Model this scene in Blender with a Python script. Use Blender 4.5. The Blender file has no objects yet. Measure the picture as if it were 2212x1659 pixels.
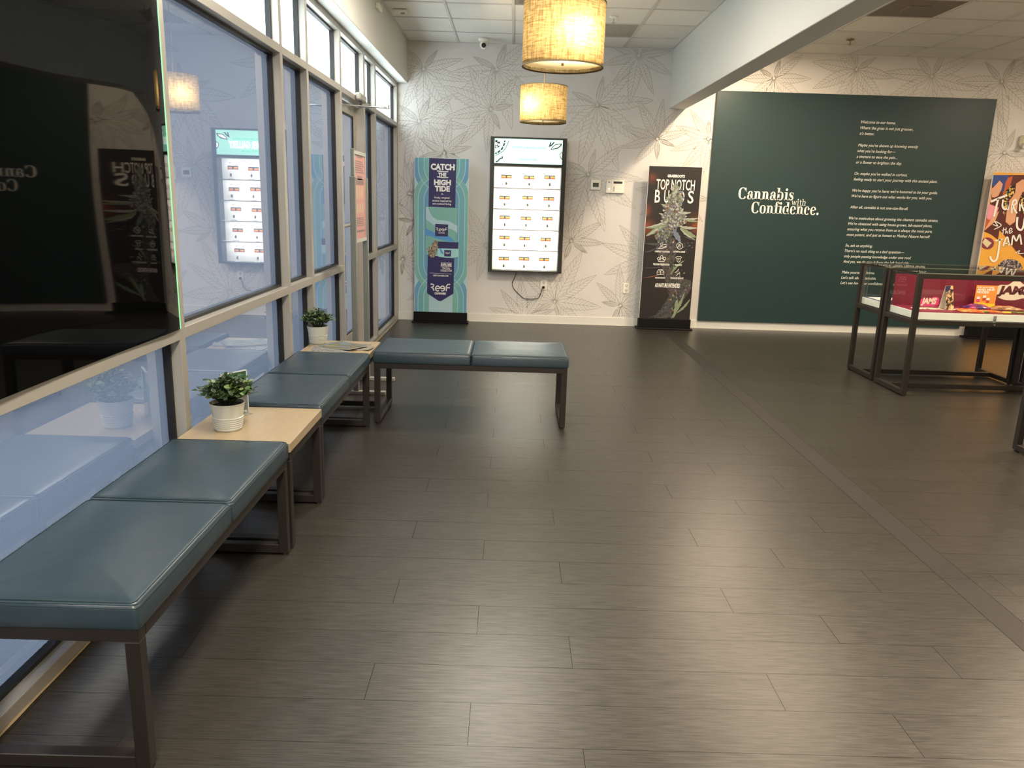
import bpy, math, random
from mathutils import Vector, Matrix, noise
import numpy as np
random.seed(7)
PI = math.pi
SC = bpy.context.scene
COL = SC.collection

# ------------------------------------------------------------------ camera
RM = ((0.9995592, 0.0290770, 0.0059878),
      (0.0009274, -0.2321806, 0.9726722),
      (0.0296726, -0.9722380, -0.2321053))
FPX, CX, CY, CAMZ = 1667.96, 1106.0, 829.5, 1.5
cam_data = bpy.data.cameras.new('camera')
cam = bpy.data.objects.new('camera', cam_data)
COL.objects.link(cam)
cam_data.sensor_width = 36.0
cam_data.lens = FPX / 2212.0 * 36.0
cam_data.clip_start = 0.02
cam.matrix_world = Matrix(((RM[0][0], -RM[0][1], -RM[0][2], 0.0),
                           (RM[1][0], -RM[1][1], -RM[1][2], 0.0),
                           (RM[2][0], -RM[2][1], -RM[2][2], CAMZ),
                           (0, 0, 0, 1)))
SC.camera = cam

def at(u, v, ax, val):
    """point on a real plane (axis ax = val) seen at photo position u, v"""
    d = [RM[i][0] * (u - CX) + RM[i][1] * (v - CY) + RM[i][2] * FPX for i in range(3)]
    o = (0.0, 0.0, CAMZ)
    t = (val - o[ax]) / d[ax]
    return (o[0] + d[0] * t, o[1] + d[1] * t, o[2] + d[2] * t)

# ------------------------------------------------------------------ world, exposure
SC.view_settings.view_transform = 'Standard'
SC.view_settings.look = 'None'
SC.view_settings.gamma = 1.0
SC.view_settings.exposure = 1.5
SC.view_settings.use_curve_mapping = False
world = bpy.data.worlds.new('daylight')
SC.world = world
world.use_nodes = True
wn = world.node_tree
wbg = wn.nodes['Background']
wbg.inputs['Color'].default_value = (0.80, 0.92, 1.0, 1)
wbg.inputs['Strength'].default_value = 4.6

def area(name, loc, rot, sx, sy, power, color, parent=None, shape='RECTANGLE', spread=PI):
    l = bpy.data.lights.new(name, 'AREA')
    l.shape = shape
    l.size = sx
    if shape in ('RECTANGLE', 'ELLIPSE'):
        l.size_y = sy
    l.energy = power
    l.color = color
    l.spread = spread
    o = bpy.data.objects.new(name, l)
    COL.objects.link(o)
    o.location = loc
    o.rotation_euler = rot
    return o

WARM = (1.0, 0.80, 0.58)
SOFT = (1.0, 0.90, 0.76)
# recessed ceiling lights of the two bays of the room (the fixtures stand at the ceiling, above and behind the viewer), plus one added fill
area('ceiling_light_a', (-0.05, 2.2, 3.22), (0, 0, 0), 0.6, 1.2, 42, SOFT)
area('ceiling_light_b', (-0.05, -1.2, 3.22), (0, 0, 0), 0.6, 1.2, 80, SOFT)
area('left_bay_fill', (-0.05, 5.9, 3.22), (0, 0, 0), 0.6, 0.6, 34, SOFT)  # added fill to brighten the left bay; no known fixture here
DOWN = [(2.55, 8.45, 27), (2.55, 6.0, 24), (2.7, 3.6, 24), (2.7, 1.2, 24), (4.6, 5.4, 26), (4.6, 2.4, 26), (6.6, 7.2, 26), (6.6, 4.2, 24)]
for i, (x, y, p) in enumerate(DOWN):
    area('downlight_%d' % i, (x, y, 3.215), (0, 0, 0), 0.16, 0.16, p, WARM, shape='DISK')

# ------------------------------------------------------------------ helpers
class MB:
    def __init__(s):
        s.v = []; s.f = []; s.m = []
    def add(s, vs, fs, mi=0):
        b = len(s.v)
        s.v.extend([tuple(p) for p in vs])
        for f in fs:
            s.f.append([b + i for i in f]); s.m.append(mi)
        return s
    def box(s, x0, x1, y0, y1, z0, z1, mi=0):
        vs = [(x, y, z) for z in (z0, z1) for y in (y0, y1) for x in (x0, x1)]
        return s.add(vs, [(0, 2, 3, 1), (4, 5, 7, 6), (0, 1, 5, 4), (2, 6, 7, 3), (0, 4, 6, 2), (1, 3, 7, 5)], mi)
    def cbox(s, x0, x1, y0, y1, z0, z1, c=0.002, mi=0):
        c = min(c, (x1 - x0) * .45, (y1 - y0) * .45, (z1 - z0) * .45)
        X = (x0, x1); Y = (y0, y1); Z = (z0, z1)
        vs = []; ix = {}
        for i in (0, 1):
            for j in (0, 1):
                for k in (0, 1):
                    sx, sy, sz = (1 - 2 * i) * c, (1 - 2 * j) * c, (1 - 2 * k) * c
                    for a, p in enumerate(((X[i], Y[j] + sy, Z[k] + sz), (X[i] + sx, Y[j], Z[k] + sz), (X[i] + sx, Y[j] + sy, Z[k]))):
                        ix[(i, j, k, a)] = len(vs); vs.append(p)
        fs = []
        q = [(0, 0), (1, 0), (1, 1), (0, 1)]
        for i in (0, 1):
            f = [ix[(i, a, b, 0)] for a, b in q]; fs.append(f if i else f[::-1])
            f = [ix[(a, i, b, 1)] for a, b in q]; fs.append(f[::-1] if i else f)
            f = [ix[(a, b, i, 2)] for a, b in q]; fs.append(f if i else f[::-1])
        for i in (0, 1):
            for j in (0, 1):
                f = [ix[(i, j, 0, 0)], ix[(i, j, 1, 0)], ix[(i, j, 1, 1)], ix[(i, j, 0, 1)]]
                fs.append(f[::-1] if i == j else f)
                f = [ix[(i, 0, j, 0)], ix[(i, 1, j, 0)], ix[(i, 1, j, 2)], ix[(i, 0, j, 2)]]
                fs.append(f if i == j else f[::-1])
                f = [ix[(0, i, j, 1)], ix[(1, i, j, 1)], ix[(1, i, j, 2)], ix[(0, i, j, 2)]]
                fs.append(f[::-1] if i == j else f)
                for k in (0, 1):
                    f = [ix[(i, j, k, 0)], ix[(i, j, k, 1)], ix[(i, j, k, 2)]]
                    fs.append(f if (i + j + k) % 2 else f[::-1])
        return s.add(vs, fs, mi)
    def loft(s, rings, cap0=True, cap1=True, closed=True, mi=0):
        n = len(rings[0]); vs = [p for r in rings for p in r]; fs = []
        for a in range(len(rings) - 1):
            for i in range(n if closed else n - 1):
                j = (i + 1) % n
                fs.append((a * n + i, a * n + j, (a + 1) * n + j, (a + 1) * n + i))
        if cap0: fs.append(list(range(n))[::-1])
        if cap1: fs.append([(len(rings) - 1) * n + i for i in range(n)])
        return s.add(vs, fs, mi)
    def lathe(s, prof, cx, cy, n=32, cap0=True, cap1=True, mi=0):
        rings = [[(cx + r * math.cos(2 * PI * i / n), cy + r * math.sin(2 * PI * i / n), z) for i in range(n)] for r, z in prof]
        return s.loft(rings, cap0, cap1, True, mi)
    def tube(s, pts, r, n=8, mi=0):
        pts = [Vector(p) for p in pts]; rings = []
        up = Vector((0, 0, 1))
        for i, p in enumerate(pts):
            t = (pts[min(i + 1, len(pts) - 1)] - pts[max(i - 1, 0)]).normalized()
            a = t.cross(up)
            if a.length < 1e-3: a = t.cross(Vector((0, 1, 0)))
            a.normalize(); b = a.cross(t).normalized()
            rr = r[i] if isinstance(r, (list, tuple)) else r
            rings.append([p + a * (rr * math.cos(2 * PI * k / n)) + b * (rr * math.sin(2 * PI * k / n)) for k in range(n)])
        return s.loft(rings, mi=mi)
    def sphere(s, c, r, nu=12, nv=8, sc=(1, 1, 1), jit=0.0, seed=0, mi=0):
        rings = []
        for j in range(1, nv):
            a = PI * j / nv
            ring = []
            for i in range(nu):
                b = 2 * PI * i / nu
                d = Vector((math.sin(a) * math.cos(b), math.sin(a) * math.sin(b), -math.cos(a)))
                k = 1 + (noise.noise(d * 2.3 + Vector((seed * 3.7, seed, 0))) * jit if jit else 0)
                ring.append((c[0] + d.x * r * sc[0] * k, c[1] + d.y * r * sc[1] * k, c[2] + d.z * r * sc[2] * k))
            rings.append(ring)
        return s.loft(rings, mi=mi)

ORG = {}
def obj(name, mb, mats, parent=None, smooth=False, origin=None, kind=None, label=None, cat=None, group=None):
    if not isinstance(mats, (list, tuple)): mats = [mats]
    if parent is not None:
        org = ORG[parent.name]
    elif origin is not None:
        org = Vector(origin)
    else:
        a = np.array(mb.v); lo = a.min(0); hi = a.max(0)
        org = Vector(((lo[0] + hi[0]) / 2, (lo[1] + hi[1]) / 2, lo[2]))
    me = bpy.data.meshes.new(name)
    me.from_pydata([(p[0] - org.x, p[1] - org.y, p[2] - org.z) for p in mb.v], [], mb.f)
    for m in mats: me.materials.append(m)
    if len(mats) > 1: me.polygons.foreach_set('material_index', mb.m)
    if smooth:
        me.polygons.foreach_set('use_smooth', [True] * len(me.polygons))
        try: me.set_sharp_from_angle(angle=math.radians(40))
        except Exception: pass
    me.update()
    o = bpy.data.objects.new(name, me)
    COL.objects.link(o)
    if parent is not None: o.parent = parent
    else: o.location = org
    ORG[o.name] = org
    tag(o, label, cat, group, kind)
    return o

def tag(o, label=None, cat=None, group=None, kind=None):
    if label: o['label'] = label
    if cat: o['category'] = cat
    if group: o['group'] = group
    if kind: o['kind'] = kind
    return o

def thing(name, loc, label=None, cat=None, group=None, kind=None):
    o = bpy.data.objects.new(name, None)
    o.empty_display_size = 0.1
    COL.objects.link(o); o.location = loc
    ORG[o.name] = Vector(loc)
    return tag(o, label, cat, group, kind)

# ------------------------------------------------------------------ materials
def mat(name, col, rough=0.5, metal=0.0, spec=0.5, vary=0.12, vscale=6.0, bump=0.0, bscale=40.0, stretch=(1, 1, 1), coat=0.0, rnd=0.0, bstretch=None, rvary=0.0, detail=4.0, svary=0.0):
    m = bpy.data.materials.new(name); m.use_nodes = True
    nt = m.node_tree; N = nt.nodes; L = nt.links
    p = N['Principled BSDF']
    p.inputs['Roughness'].default_value = rough
    p.inputs['Metallic'].default_value = metal
    p.inputs['Specular IOR Level'].default_value = spec
    if coat: p.inputs['Coat Weight'].default_value = coat
    tc = N.new('ShaderNodeTexCoord'); mp = N.new('ShaderNodeMapping')
    mp.inputs['Scale'].default_value = stretch
    L.new(tc.outputs['Object'], mp.inputs['Vector'])
    nz = N.new('ShaderNodeTexNoise'); nz.noise_dimensions = '4D'
    nz.inputs['Scale'].default_value = vscale; nz.inputs['Detail'].default_value = detail
    L.new(mp.outputs['Vector'], nz.inputs['Vector'])
    oi = N.new('ShaderNodeObjectInfo')
    mw = N.new('ShaderNodeMath'); mw.operation = 'MULTIPLY'; mw.inputs[1].default_value = 40.0
    L.new(oi.outputs['Random'], mw.inputs[0]); L.new(mw.outputs[0], nz.inputs['W'])
    # factor = 1 + (noise-0.5)*2*vary + (random-0.5)*2*rnd
    a = N.new('ShaderNodeMath'); a.operation = 'MULTIPLY_ADD'; a.inputs[1].default_value = 2 * vary; a.inputs[2].default_value = 1 - vary
    L.new(nz.outputs['Fac'], a.inputs[0])
    b = N.new('ShaderNodeMath'); b.operation = 'MULTIPLY_ADD'; b.inputs[1].default_value = 2 * rnd; b.inputs[2].default_value = -rnd
    L.new(oi.outputs['Random'], b.inputs[0])
    c = N.new('ShaderNodeMath'); c.operation = 'ADD'
    L.new(a.outputs[0], c.inputs[0]); L.new(b.outputs[0], c.inputs[1])
    vm = N.new('ShaderNodeVectorMath'); vm.operation = 'SCALE'
    vm.inputs[0].default_value = col[:3]
    L.new(c.outputs[0], vm.inputs['Scale'])
    L.new(vm.outputs['Vector'], p.inputs['Base Color'])
    if svary:
        s2 = N.new('ShaderNodeMapRange'); s2.inputs['From Min'].default_value = .36; s2.inputs['From Max'].default_value = .64
        s2.inputs['To Min'].default_value = max(0, spec - svary); s2.inputs['To Max'].default_value = spec + svary
        L.new(nz.outputs['Fac'], s2.inputs['Value']); L.new(s2.outputs[0], p.inputs['Specular IOR Level'])
    if rvary:
        r2 = N.new('ShaderNodeMath'); r2.operation = 'MULTIPLY_ADD'; r2.inputs[1].default_value = 2 * rvary; r2.inputs[2].default_value = rough - rvary
        L.new(nz.outputs['Fac'], r2.inputs[0]); L.new(r2.outputs[0], p.inputs['Roughness'])
    if bump:
        mp2 = N.new('ShaderNodeMapping'); mp2.inputs['Scale'].default_value = bstretch or stretch
        L.new(tc.outputs['Object'], mp2.inputs['Vector'])
        n2 = N.new('ShaderNodeTexNoise'); n2.inputs['Scale'].default_value = bscale; n2.inputs['Detail'].default_value = 3
        L.new(mp2.outputs['Vector'], n2.inputs['Vector'])
        bp = N.new('ShaderNodeBump'); bp.inputs['Strength'].default_value = bump; bp.inputs['Distance'].default_value = 0.01
        L.new(n2.outputs['Fac'], bp.inputs['Height']); L.new(bp.outputs['Normal'], p.inputs['Normal'])
    return m

def emis(name, col, strength, base=None):
    m = bpy.data.materials.new(name); m.use_nodes = True
    p = m.node_tree.nodes['Principled BSDF']
    nz = m.node_tree.nodes.new('ShaderNodeTexNoise'); nz.inputs['Scale'].default_value = 3.0
    mx = m.node_tree.nodes.new('ShaderNodeMixRGB'); mx.inputs['Color1'].default_value = (*[c * .97 for c in col], 1); mx.inputs['Color2'].default_value = (*col, 1)
    m.node_tree.links.new(nz.outputs['Fac'], mx.inputs['Fac'])
    m.node_tree.links.new(mx.outputs['Color'], p.inputs['Emission Color'])
    p.inputs['Base Color'].default_value = (*(base or col), 1)
    p.inputs['Emission Strength'].default_value = strength
    return m

def front_fresnel(nt, ior):
    N = nt.nodes; L = nt.links
    fr = N.new('ShaderNodeFresnel'); fr.inputs['IOR'].default_value = ior
    ge = N.new('ShaderNodeNewGeometry')
    a = N.new('ShaderNodeMath'); a.operation = 'SUBTRACT'; a.inputs[0].default_value = 1.0; L.new(ge.outputs['Backfacing'], a.inputs[1])
    b = N.new('ShaderNodeMath'); b.operation = 'MULTIPLY'; L.new(fr.outputs[0], b.inputs[0]); L.new(a.outputs[0], b.inputs[1])
    return b

def glass(name, tint=(0.96, 0.98, 0.97), ior=1.45, rough=0.0):
    m = bpy.data.materials.new(name); m.use_nodes = True
    nt = m.node_tree; N = nt.nodes; L = nt.links
    N.remove(N['Principled BSDF']); out = N['Material Output']
    t = N.new('ShaderNodeBsdfTransparent'); t.inputs['Color'].default_value = (*tint, 1)
    g = N.new('ShaderNodeBsdfGlossy'); g.inputs['Roughness'].default_value = rough
    fr = front_fresnel(nt, ior)
    mx = N.new('ShaderNodeMixShader')
    L.new(fr.outputs[0], mx.inputs[0]); L.new(t.outputs[0], mx.inputs[1]); L.new(g.outputs[0], mx.inputs[2])
    L.new(mx.outputs[0], out.inputs['Surface'])
    return m

def film(name, col, ior=1.6, rough=0.015, vary=0.05, mirror=0.0):
    """window film: daylight comes through it diffused, its room side is glossy"""
    m = bpy.data.materials.new(name); m.use_nodes = True
    nt = m.node_tree; N = nt.nodes; L = nt.links
    N.remove(N['Principled BSDF']); out = N['Material Output']
    nz = N.new('ShaderNodeTexNoise'); nz.inputs['Scale'].default_value = 1.3
    tc = N.new('ShaderNodeTexCoord'); L.new(tc.outputs['Object'], nz.inputs['Vector'])
    ramp = N.new('ShaderNodeMixRGB')
    ramp.inputs['Color1'].default_value = (*[c * (1 - vary) for c in col], 1)
    ramp.inputs['Color2'].default_value = (*[min(1, c * (1 + vary)) for c in col], 1)
    L.new(nz.outputs['Fac'], ramp.inputs['Fac'])
    t = N.new('ShaderNodeBsdfTranslucent'); L.new(ramp.outputs['Color'], t.inputs['Color'])
    g = N.new('ShaderNodeBsdfGlossy'); g.inputs['Roughness'].default_value = rough
    fr = front_fresnel(nt, ior)
    if mirror:
        ad = N.new('ShaderNodeMath'); ad.operation = 'ADD'; ad.inputs[1].default_value = mirror; ad.use_clamp = True
        L.new(fr.outputs[0], ad.inputs[0]); fr = ad
        g.inputs['Color'].default_value = (.88, .92, 1.0, 1)
    mx = N.new('ShaderNodeMixShader')
    L.new(fr.outputs[0], mx.inputs[0]); L.new(t.outputs[0], mx.inputs[1]); L.new(g.outputs[0], mx.inputs[2])
    L.new(mx.outputs[0], out.inputs['Surface'])
    return m

def S(r, g, b):
    """sRGB 0-255 -> linear"""
    f = lambda c: (c / 255 / 12.92) if c / 255 <= 0.04045 else ((c / 255 + 0.055) / 1.055) ** 2.4
    return (f(r), f(g), f(b))

M_wall = mat('wallpaper_grey', (0.69, 0.66, 0.62), 0.7, vary=0.03, vscale=2, bump=0.05, bscale=300)
M_line = mat('wallpaper_line', (0.54, 0.51, 0.445), 0.7, vary=0.04)
M_paint = mat('white_paint', (0.66, 0.65, 0.59), 0.65, vary=0.03, vscale=2, bump=0.05, bscale=260)
M_base = mat('baseboard_cream', (0.72, 0.70, 0.63), 0.4, vary=0.04, vscale=4)
M_tile = mat('ceiling_tile', (0.80, 0.77, 0.70), 0.85, vary=0.05, vscale=25, bump=0.3, bscale=220, rnd=0.03)
M_grid = mat('ceiling_grid_bar', (0.60, 0.575, 0.52), 0.5, vary=0.04)
M_vent = mat('vent_grey', (0.40, 0.37, 0.31), 0.6, vary=0.08, vscale=60)
M_subfloor = mat('joint_dark', (0.006, 0.005, 0.004), 0.9, spec=0.0)
M_plank = mat('floor_plank', (0.027, 0.024, 0.0190), 0.33, spec=0.52, vary=0.55, vscale=7.0, stretch=(1.6, 34, 34), bump=0.05, bscale=30, bstretch=(3.0, 60, 1), rnd=0.05, rvary=0.06, detail=8, svary=0.15)
M_strip = mat('floor_strip_grey', (0.020, 0.017, 0.0155), 0.5, spec=0.3, vary=0.15, vscale=20)
M_alu = mat('anodised_aluminium', (0.40, 0.375, 0.33), 0.38, metal=0.35, vary=0.05, vscale=8)
M_gasket = mat('black_gasket', (0.006, 0.006, 0.007), 0.5)
M_film = film('frosted_film_lower', (0.036, 0.040, 0.052), ior=1.5, mirror=.20)
M_filmT = film('frosted_film_transom', (0.97, 0.99, 0.97), ior=1.35)
M_glassE = glass('glass_body', (0.97, 0.98, 0.98), 1.3)
M_black = mat('black_glass', (0.0012, 0.0013, 0.0015), 0.02, spec=0.15, bump=0.0)
M_bronze = mat('bronze_frame', (0.021, 0.0165, 0.0130), 0.42, metal=0.25, vary=0.12, vscale=14)
M_leather = mat('teal_leather', (0.019, 0.037, 0.050), 0.36, spec=0.7, vary=0.16, vscale=5, bump=0.22, bscale=9, rvary=0.05)
M_seam = mat('seam_dark', (0.007, 0.022, 0.03), 0.5)
M_pipe = mat('piping_teal', (0.026, 0.05, 0.062), 0.5)
M_oak = mat('light_oak_laminate', (0.37, 0.285, 0.175), 0.30, spec=0.5, vary=0.22, vscale=9, stretch=(22, 1.3, 22), detail=6)
M_pot = mat('white_pot', (0.52, 0.52, 0.46), 0.35, vary=0.03)
M_soil = mat('dark_soil', (0.02, 0.017, 0.012), 0.9, vary=0.4, vscale=80, bump=0.6)
M_leaf = mat('leaf_green', (0.050, 0.095, 0.026), 0.45, vary=0.35, vscale=14, rnd=0.55)
M_leafD = mat('leaf_dark_green', (0.030, 0.062, 0.020), 0.45, vary=0.4, vscale=16, rnd=0.4)
M_leafL = mat('leaf_light_green', (0.17, 0.24, 0.075), 0.45, vary=0.3, vscale=16, rnd=0.3)
M_stem = mat('stem_green', (0.03, 0.045, 0.015), 0.6)
M_white = mat('white_vinyl', (0.86, 0.84, 0.76), 0.5, vary=0.02)
M_plastic = mat('white_plastic', (0.86, 0.83, 0.72), 0.4, vary=0.03)
M_dark = mat('dark_plastic', (0.012, 0.012, 0.013), 0.4)
M_screen = mat('grey_lcd', (0.055, 0.065, 0.045), 0.3)
M_chrome = mat('chrome', (0.7, 0.7, 0.7), 0.18, metal=1.0, vary=0.03)
M_green = mat('dark_green_panel', (0.0125, 0.036, 0.035), 0.42, spec=0.45, vary=0.05, vscale=3)
M_cord = mat('black_cord', (0.008, 0.008, 0.008), 0.4)
M_glass = glass('clear_glass')
M_acryl = glass('clear_acrylic', (0.93, 0.96, 0.95), 1.5)
M_acryledge = mat('acrylic_edge', (0.50, 0.54, 0.54), 0.15, vary=0.03)

# ------------------------------------------------------------------ text and flat print
def glyphs(s, bold=0.0, shear=0.0, res=3, space=1.0):
    cu = bpy.data.curves.new('txt', 'FONT'); cu.body = s
    cu.offset = bold; cu.shear = shear; cu.resolution_u = res; cu.space_character = space
    o = bpy.data.objects.new('txt', cu)
    me = bpy.data.meshes.new_from_object(o)
    v = np.array([p.co[:2] for p in me.vertices]) if len(me.vertices) else np.zeros((0, 2))
    f = [list(p.vertices) for p in me.polygons]
    bpy.data.objects.remove(o); bpy.data.curves.remove(cu); bpy.data.meshes.remove(me)
    return v, f

class Plane:
    """flat print on a plane facing -Y (the viewer's side) at depth Y; d = how far a layer stands proud"""
    def __init__(s, Y, flip=1): s.Y = Y
    def p(s, x, z, d): return (x, s.Y - d, z)

def text(mb, pl, s, x0, z0, w=None, h=None, d=0.001, bold=0.0, shear=0.0, res=3, mi=0, center=False, space=1.0, slope=0.0):
    v, f = glyphs(s, bold, shear, res, space)
    if len(v) == 0: return
    hh = 0.69
    sy = h / hh if h else None
    wid = v[:, 0].max() - v[:, 0].min()
    sx = w / wid if w else sy
    if sy is None: sy = sx
    xo = x0 - (wid * sx / 2 if center else 0)
    mn = v[:, 0].min()
    pts = [pl.p(xo + (a - mn) * sx, z0 + b * sy + slope * (a - mn) * sx, d) for a, b in v]
    mb.add(pts, [g[::-1] for g in f] if False else f, mi)

def poly(mb, pl, pts, d=0.001, mi=0):
    mb.add([pl.p(x, z, d) for x, z in pts], [list(range(len(pts)))], mi)

def ell(cx, cz, rx, rz, n=28, a0=0, a1=2 * PI, rot=0.0):
    k = n if abs(a1 - a0 - 2 * PI) < 1e-6 else n + 1
    out = []
    for i in range(k):
        a = a0 + (a1 - a0) * i / n
        x, z = rx * math.cos(a), rz * math.sin(a)
        out.append((cx + x * math.cos(rot) - z * math.sin(rot), cz + x * math.sin(rot) + z * math.cos(rot)))
    return out

def stroke(mb, pl, pts, w, d=0.001, mi=0, closed=False):
    """line of constant (or per-point) width on the plane"""
    n = len(pts); P = [Vector(p) for p in pts]; Lf = []; Rt = []
    for i in range(n):
        a = P[(i - 1) % n] if (closed or i > 0) else P[i]
        b = P[(i + 1) % n] if (closed or i < n - 1) else P[i]
        t = (b - a)
        t = t.normalized() if t.length > 1e-9 else Vector((1, 0))
        nn = Vector((-t.y, t.x)); ww = (w[i] if isinstance(w, (list, tuple)) else w) / 2
        Lf.append(P[i] + nn * ww); Rt.append(P[i] - nn * ww)
    vs = [pl.p(p.x, p.y, d) for p in Lf] + [pl.p(p.x, p.y, d) for p in Rt]
    fs = []
    for i in range(n if closed else n - 1):
        j = (i + 1) % n
        fs.append((i, n + i, n + j, j))
    mb.add(vs, fs, mi)

# ------------------------------------------------------------------ the setting
WX = -1.39          # room face of the window frames
YB = 9.62           # back wall
ZC = 3.25           # ceiling
XR, YF = 8.6, -3.6  # far right wall and the wall behind the viewer

# floor: planks laid crosswise, a transition strip where two areas meet
PW, PL = 0.1928, 1.2935
SX0, SX1 = 1.854, 1.978
floor = thing('floor', (0, 0, 0), 'grey-brown wood-look plank floor', kind='structure')
mb = MB(); mb.box(-1.75, XR, YF, YB + 0.05, -0.06, -0.006)
obj('underlay', mb, M_subfloor, floor)
_pl = {}
def plank_mesh(w, d):
    k = (round(w, 4), round(d, 4))
    if k not in _pl:
        b = MB(); b.box(0.0006, w - 0.0006, 0.0005, d - 0.0005, -0.006, 0.0); b.m = [1, 0, 1, 1, 1, 1]
        me = bpy.data.meshes.new('plank'); me.from_pydata(b.v, [], b.f); me.materials.append(M_plank); me.materials.append(M_subfloor); me.polygons.foreach_set('material_index', b.m); _pl[k] = me
    return _pl[k]
OFFS = (-0.083, -0.41, 0.243)
far = MB()
row0, rowN = -7, 27
for k in range(-28, 41):
    y0 = 1.879 + PW * k - PW * 0
    y1 = y0 + PW
    if y1 < YF or y0 > YB: continue
    y1 = min(y1, YB)
    o0 = OFFS[k % 3]; o1 = OFFS[(k * 2 + 1) % 3] + 0.55
    for (xa, xb, off) in ((-1.45, SX0, o0), (SX1, XR, o1)):
        x = off
        while x > xa: x -= PL
        while x < xb:
            a, b = max(x, xa), min(x + PL, xb)
            if b - a > 0.02:
                near = (row0 <= k <= rowN) and b > -1.4 and a < 0.8 * max(y1, 0.9) + 0.6
                if near:
                    me = plank_mesh(b - a, y1 - y0)
                    o = bpy.data.objects.new('plank', me); COL.objects.link(o)
                    o.parent = floor; o.location = (a, y0, random.uniform(-0.00025, 0))
                else:
                    far.box(a + .0005, b - .0005, y0 + .0004, y1 - .0004, -0.006, 0)
            x += PL
far.m = [0 if i % 6 == 1 else 1 for i in range(len(far.f))]
obj('plank', far, [M_plank, M_subfloor], floor, kind='stuff')
for a, b in ((YF, 1.2), (1.2, 2.98), (2.98, 4.02), (4.02, 6.85), (6.85, YB)):
    mb = MB(); mb.cbox(SX0 + .001, SX1 - .001, a + .0007, b - .0007, -0.006, 0.0008, c=.001)
    obj('transition_strip', mb, M_strip, floor, label='narrow grey transition strip between the planks')

# back wall with printed wallpaper
wall_back = thing('wall_back', (3.5, YB, 0), 'back wall with a line pattern of large serrated leaves', kind='structure')
mb = MB(); mb.box(-1.75, XR + .1, YB, YB + 0.12, -0.05, 3.6)
obj('wallpaper', mb, M_wall, wall_back)

def leaflet(cx, cz, ang, L, w, teeth=9):
    """outline, midrib and side veins of one serrated leaflet starting at cx, cz"""
    ca, sa = math.cos(ang), math.sin(ang)
    T = lambda t, s: (cx + ca * t * L - sa * s, cz + sa * t * L + ca * s)
    prof = lambda t: w * (math.sin(PI * min(1, t) ** 0.85) ** 0.8) * (1 - 0.25 * t)
    up = []; dn = []
    for k in range(teeth):
        t0 = 0.16 + 0.74 * k / teeth; t1 = 0.16 + 0.74 * (k + 1) / teeth
        up += [(t0, prof(t0) * 0.86), (t0 + (t1 - t0) * .75, prof(t1) * 1.13)]
        dn += [(t0 + .01, -prof(t0) * 0.86), (t0 + .01 + (t1 - t0) * .75, -prof(t1) * 1.13)]
    out = [(0.0, 0.006)] + up + [(1.0, 0.0)] + dn[::-1] + [(0.0, -0.006)]
    veins = []
    for k in range(1, teeth):
        t = 0.16 + 0.74 * k / teeth
        for sg in (1, -1):
            veins.append([T(t - 0.07, 0), T(t - .01, sg * prof(t) * .5), T(t + 0.05, sg * prof(t + .05) * .92)])
    return [T(*q) for q in out], [T(0.0, 0), T(0.93, 0)], veins

def pip(pts, polyg):
    x, z = pts[:, 0], pts[:, 1]; inside = np.zeros(len(pts), bool)
    P = np.array(polyg); Q = np.roll(P, -1, 0)
    for (x1, z1), (x2, z2) in zip(P, Q):
        c = ((z1 > z) != (z2 > z))
        with np.errstate(divide='ignore', invalid='ignore'):
            inside ^= c & (x < (x2 - x1) * (z - z1) / (z2 - z1 + 1e-12) + x1)
    return inside

rs = random.Random(11)
centres = [(915, 149, .62, -1.5), (905, 262, .66, -1.3), (1073, 150, .72, -1.2), (1290, 227, .80, -1.15), (1198, 651, .66, 1.2),
           (1234, 520, .55, 1.9), (1050, 530, .62, 2.6), (884, 418, .48, 2.9), (2013, 165, .74, -1.4), (2164, 176, .7, -1.3),
           (1672, 169, .5, -1.2), (1271, 377, .74, -1.2), (1060, 236, .6, 2.7), (1380, 120, .5, -1.7), (1400, 560, .62, 2.9), (950, 620, .5, -2.2),
           (1340, 660, .55, 0.5), (1130, 690, .5, 1.6), (2170, 330, .62, -2.6), (2250, 500, .6, 3.0), (1530, 300, .5, -2.2), (1460, 420, .55, -2.0),
           (870, 560, .45, 0.8), (1850, 150, .6, -2.0), (1420, 300, .5, 2.2), (960, 330, .4, 1.4)]
extra = [(6.9, 2.6, .7, -1.3), (7.6, 1.4, .7, 2.0), (8.2, 2.7, .6, -2), (7.0, .8, .6, 1), (6.3, 1.2, .6, 2.6), (8.0, .5, .6, 1.2), (-1.2, 1.2, .45, .4)]
leaves = []
for (u, v, L, a) in centres:
    p = at(u, v, 1, YB); leaves.append((p[0], p[2], L, a))
leaves += extra
draw = []
for (cx, cz, L, a) in leaves:
    n = 9
    for i in range(n):
        j = i - (n - 1) / 2
        ang = a + j * 0.62 + rs.uniform(-.1, .1)
        LL = L * (1 - 0.085 * abs(j) - (0.25 if abs(j) == 4 else 0)) * rs.uniform(.92, 1.05)
        draw.append((abs(j), leaflet(cx + .02 * math.cos(ang), cz + .02 * math.sin(ang), ang, LL, LL * rs.uniform(.12, .15))))
lines = []
for (j, (o, m, vv)) in draw: lines.append((o, m, vv))
mb = MB(); PLW = Plane(YB)
bb = [(min(p[0] for p in o), max(p[0] for p in o), min(p[1] for p in o), max(p[1] for p in o)) for o, _, _ in lines]
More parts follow.
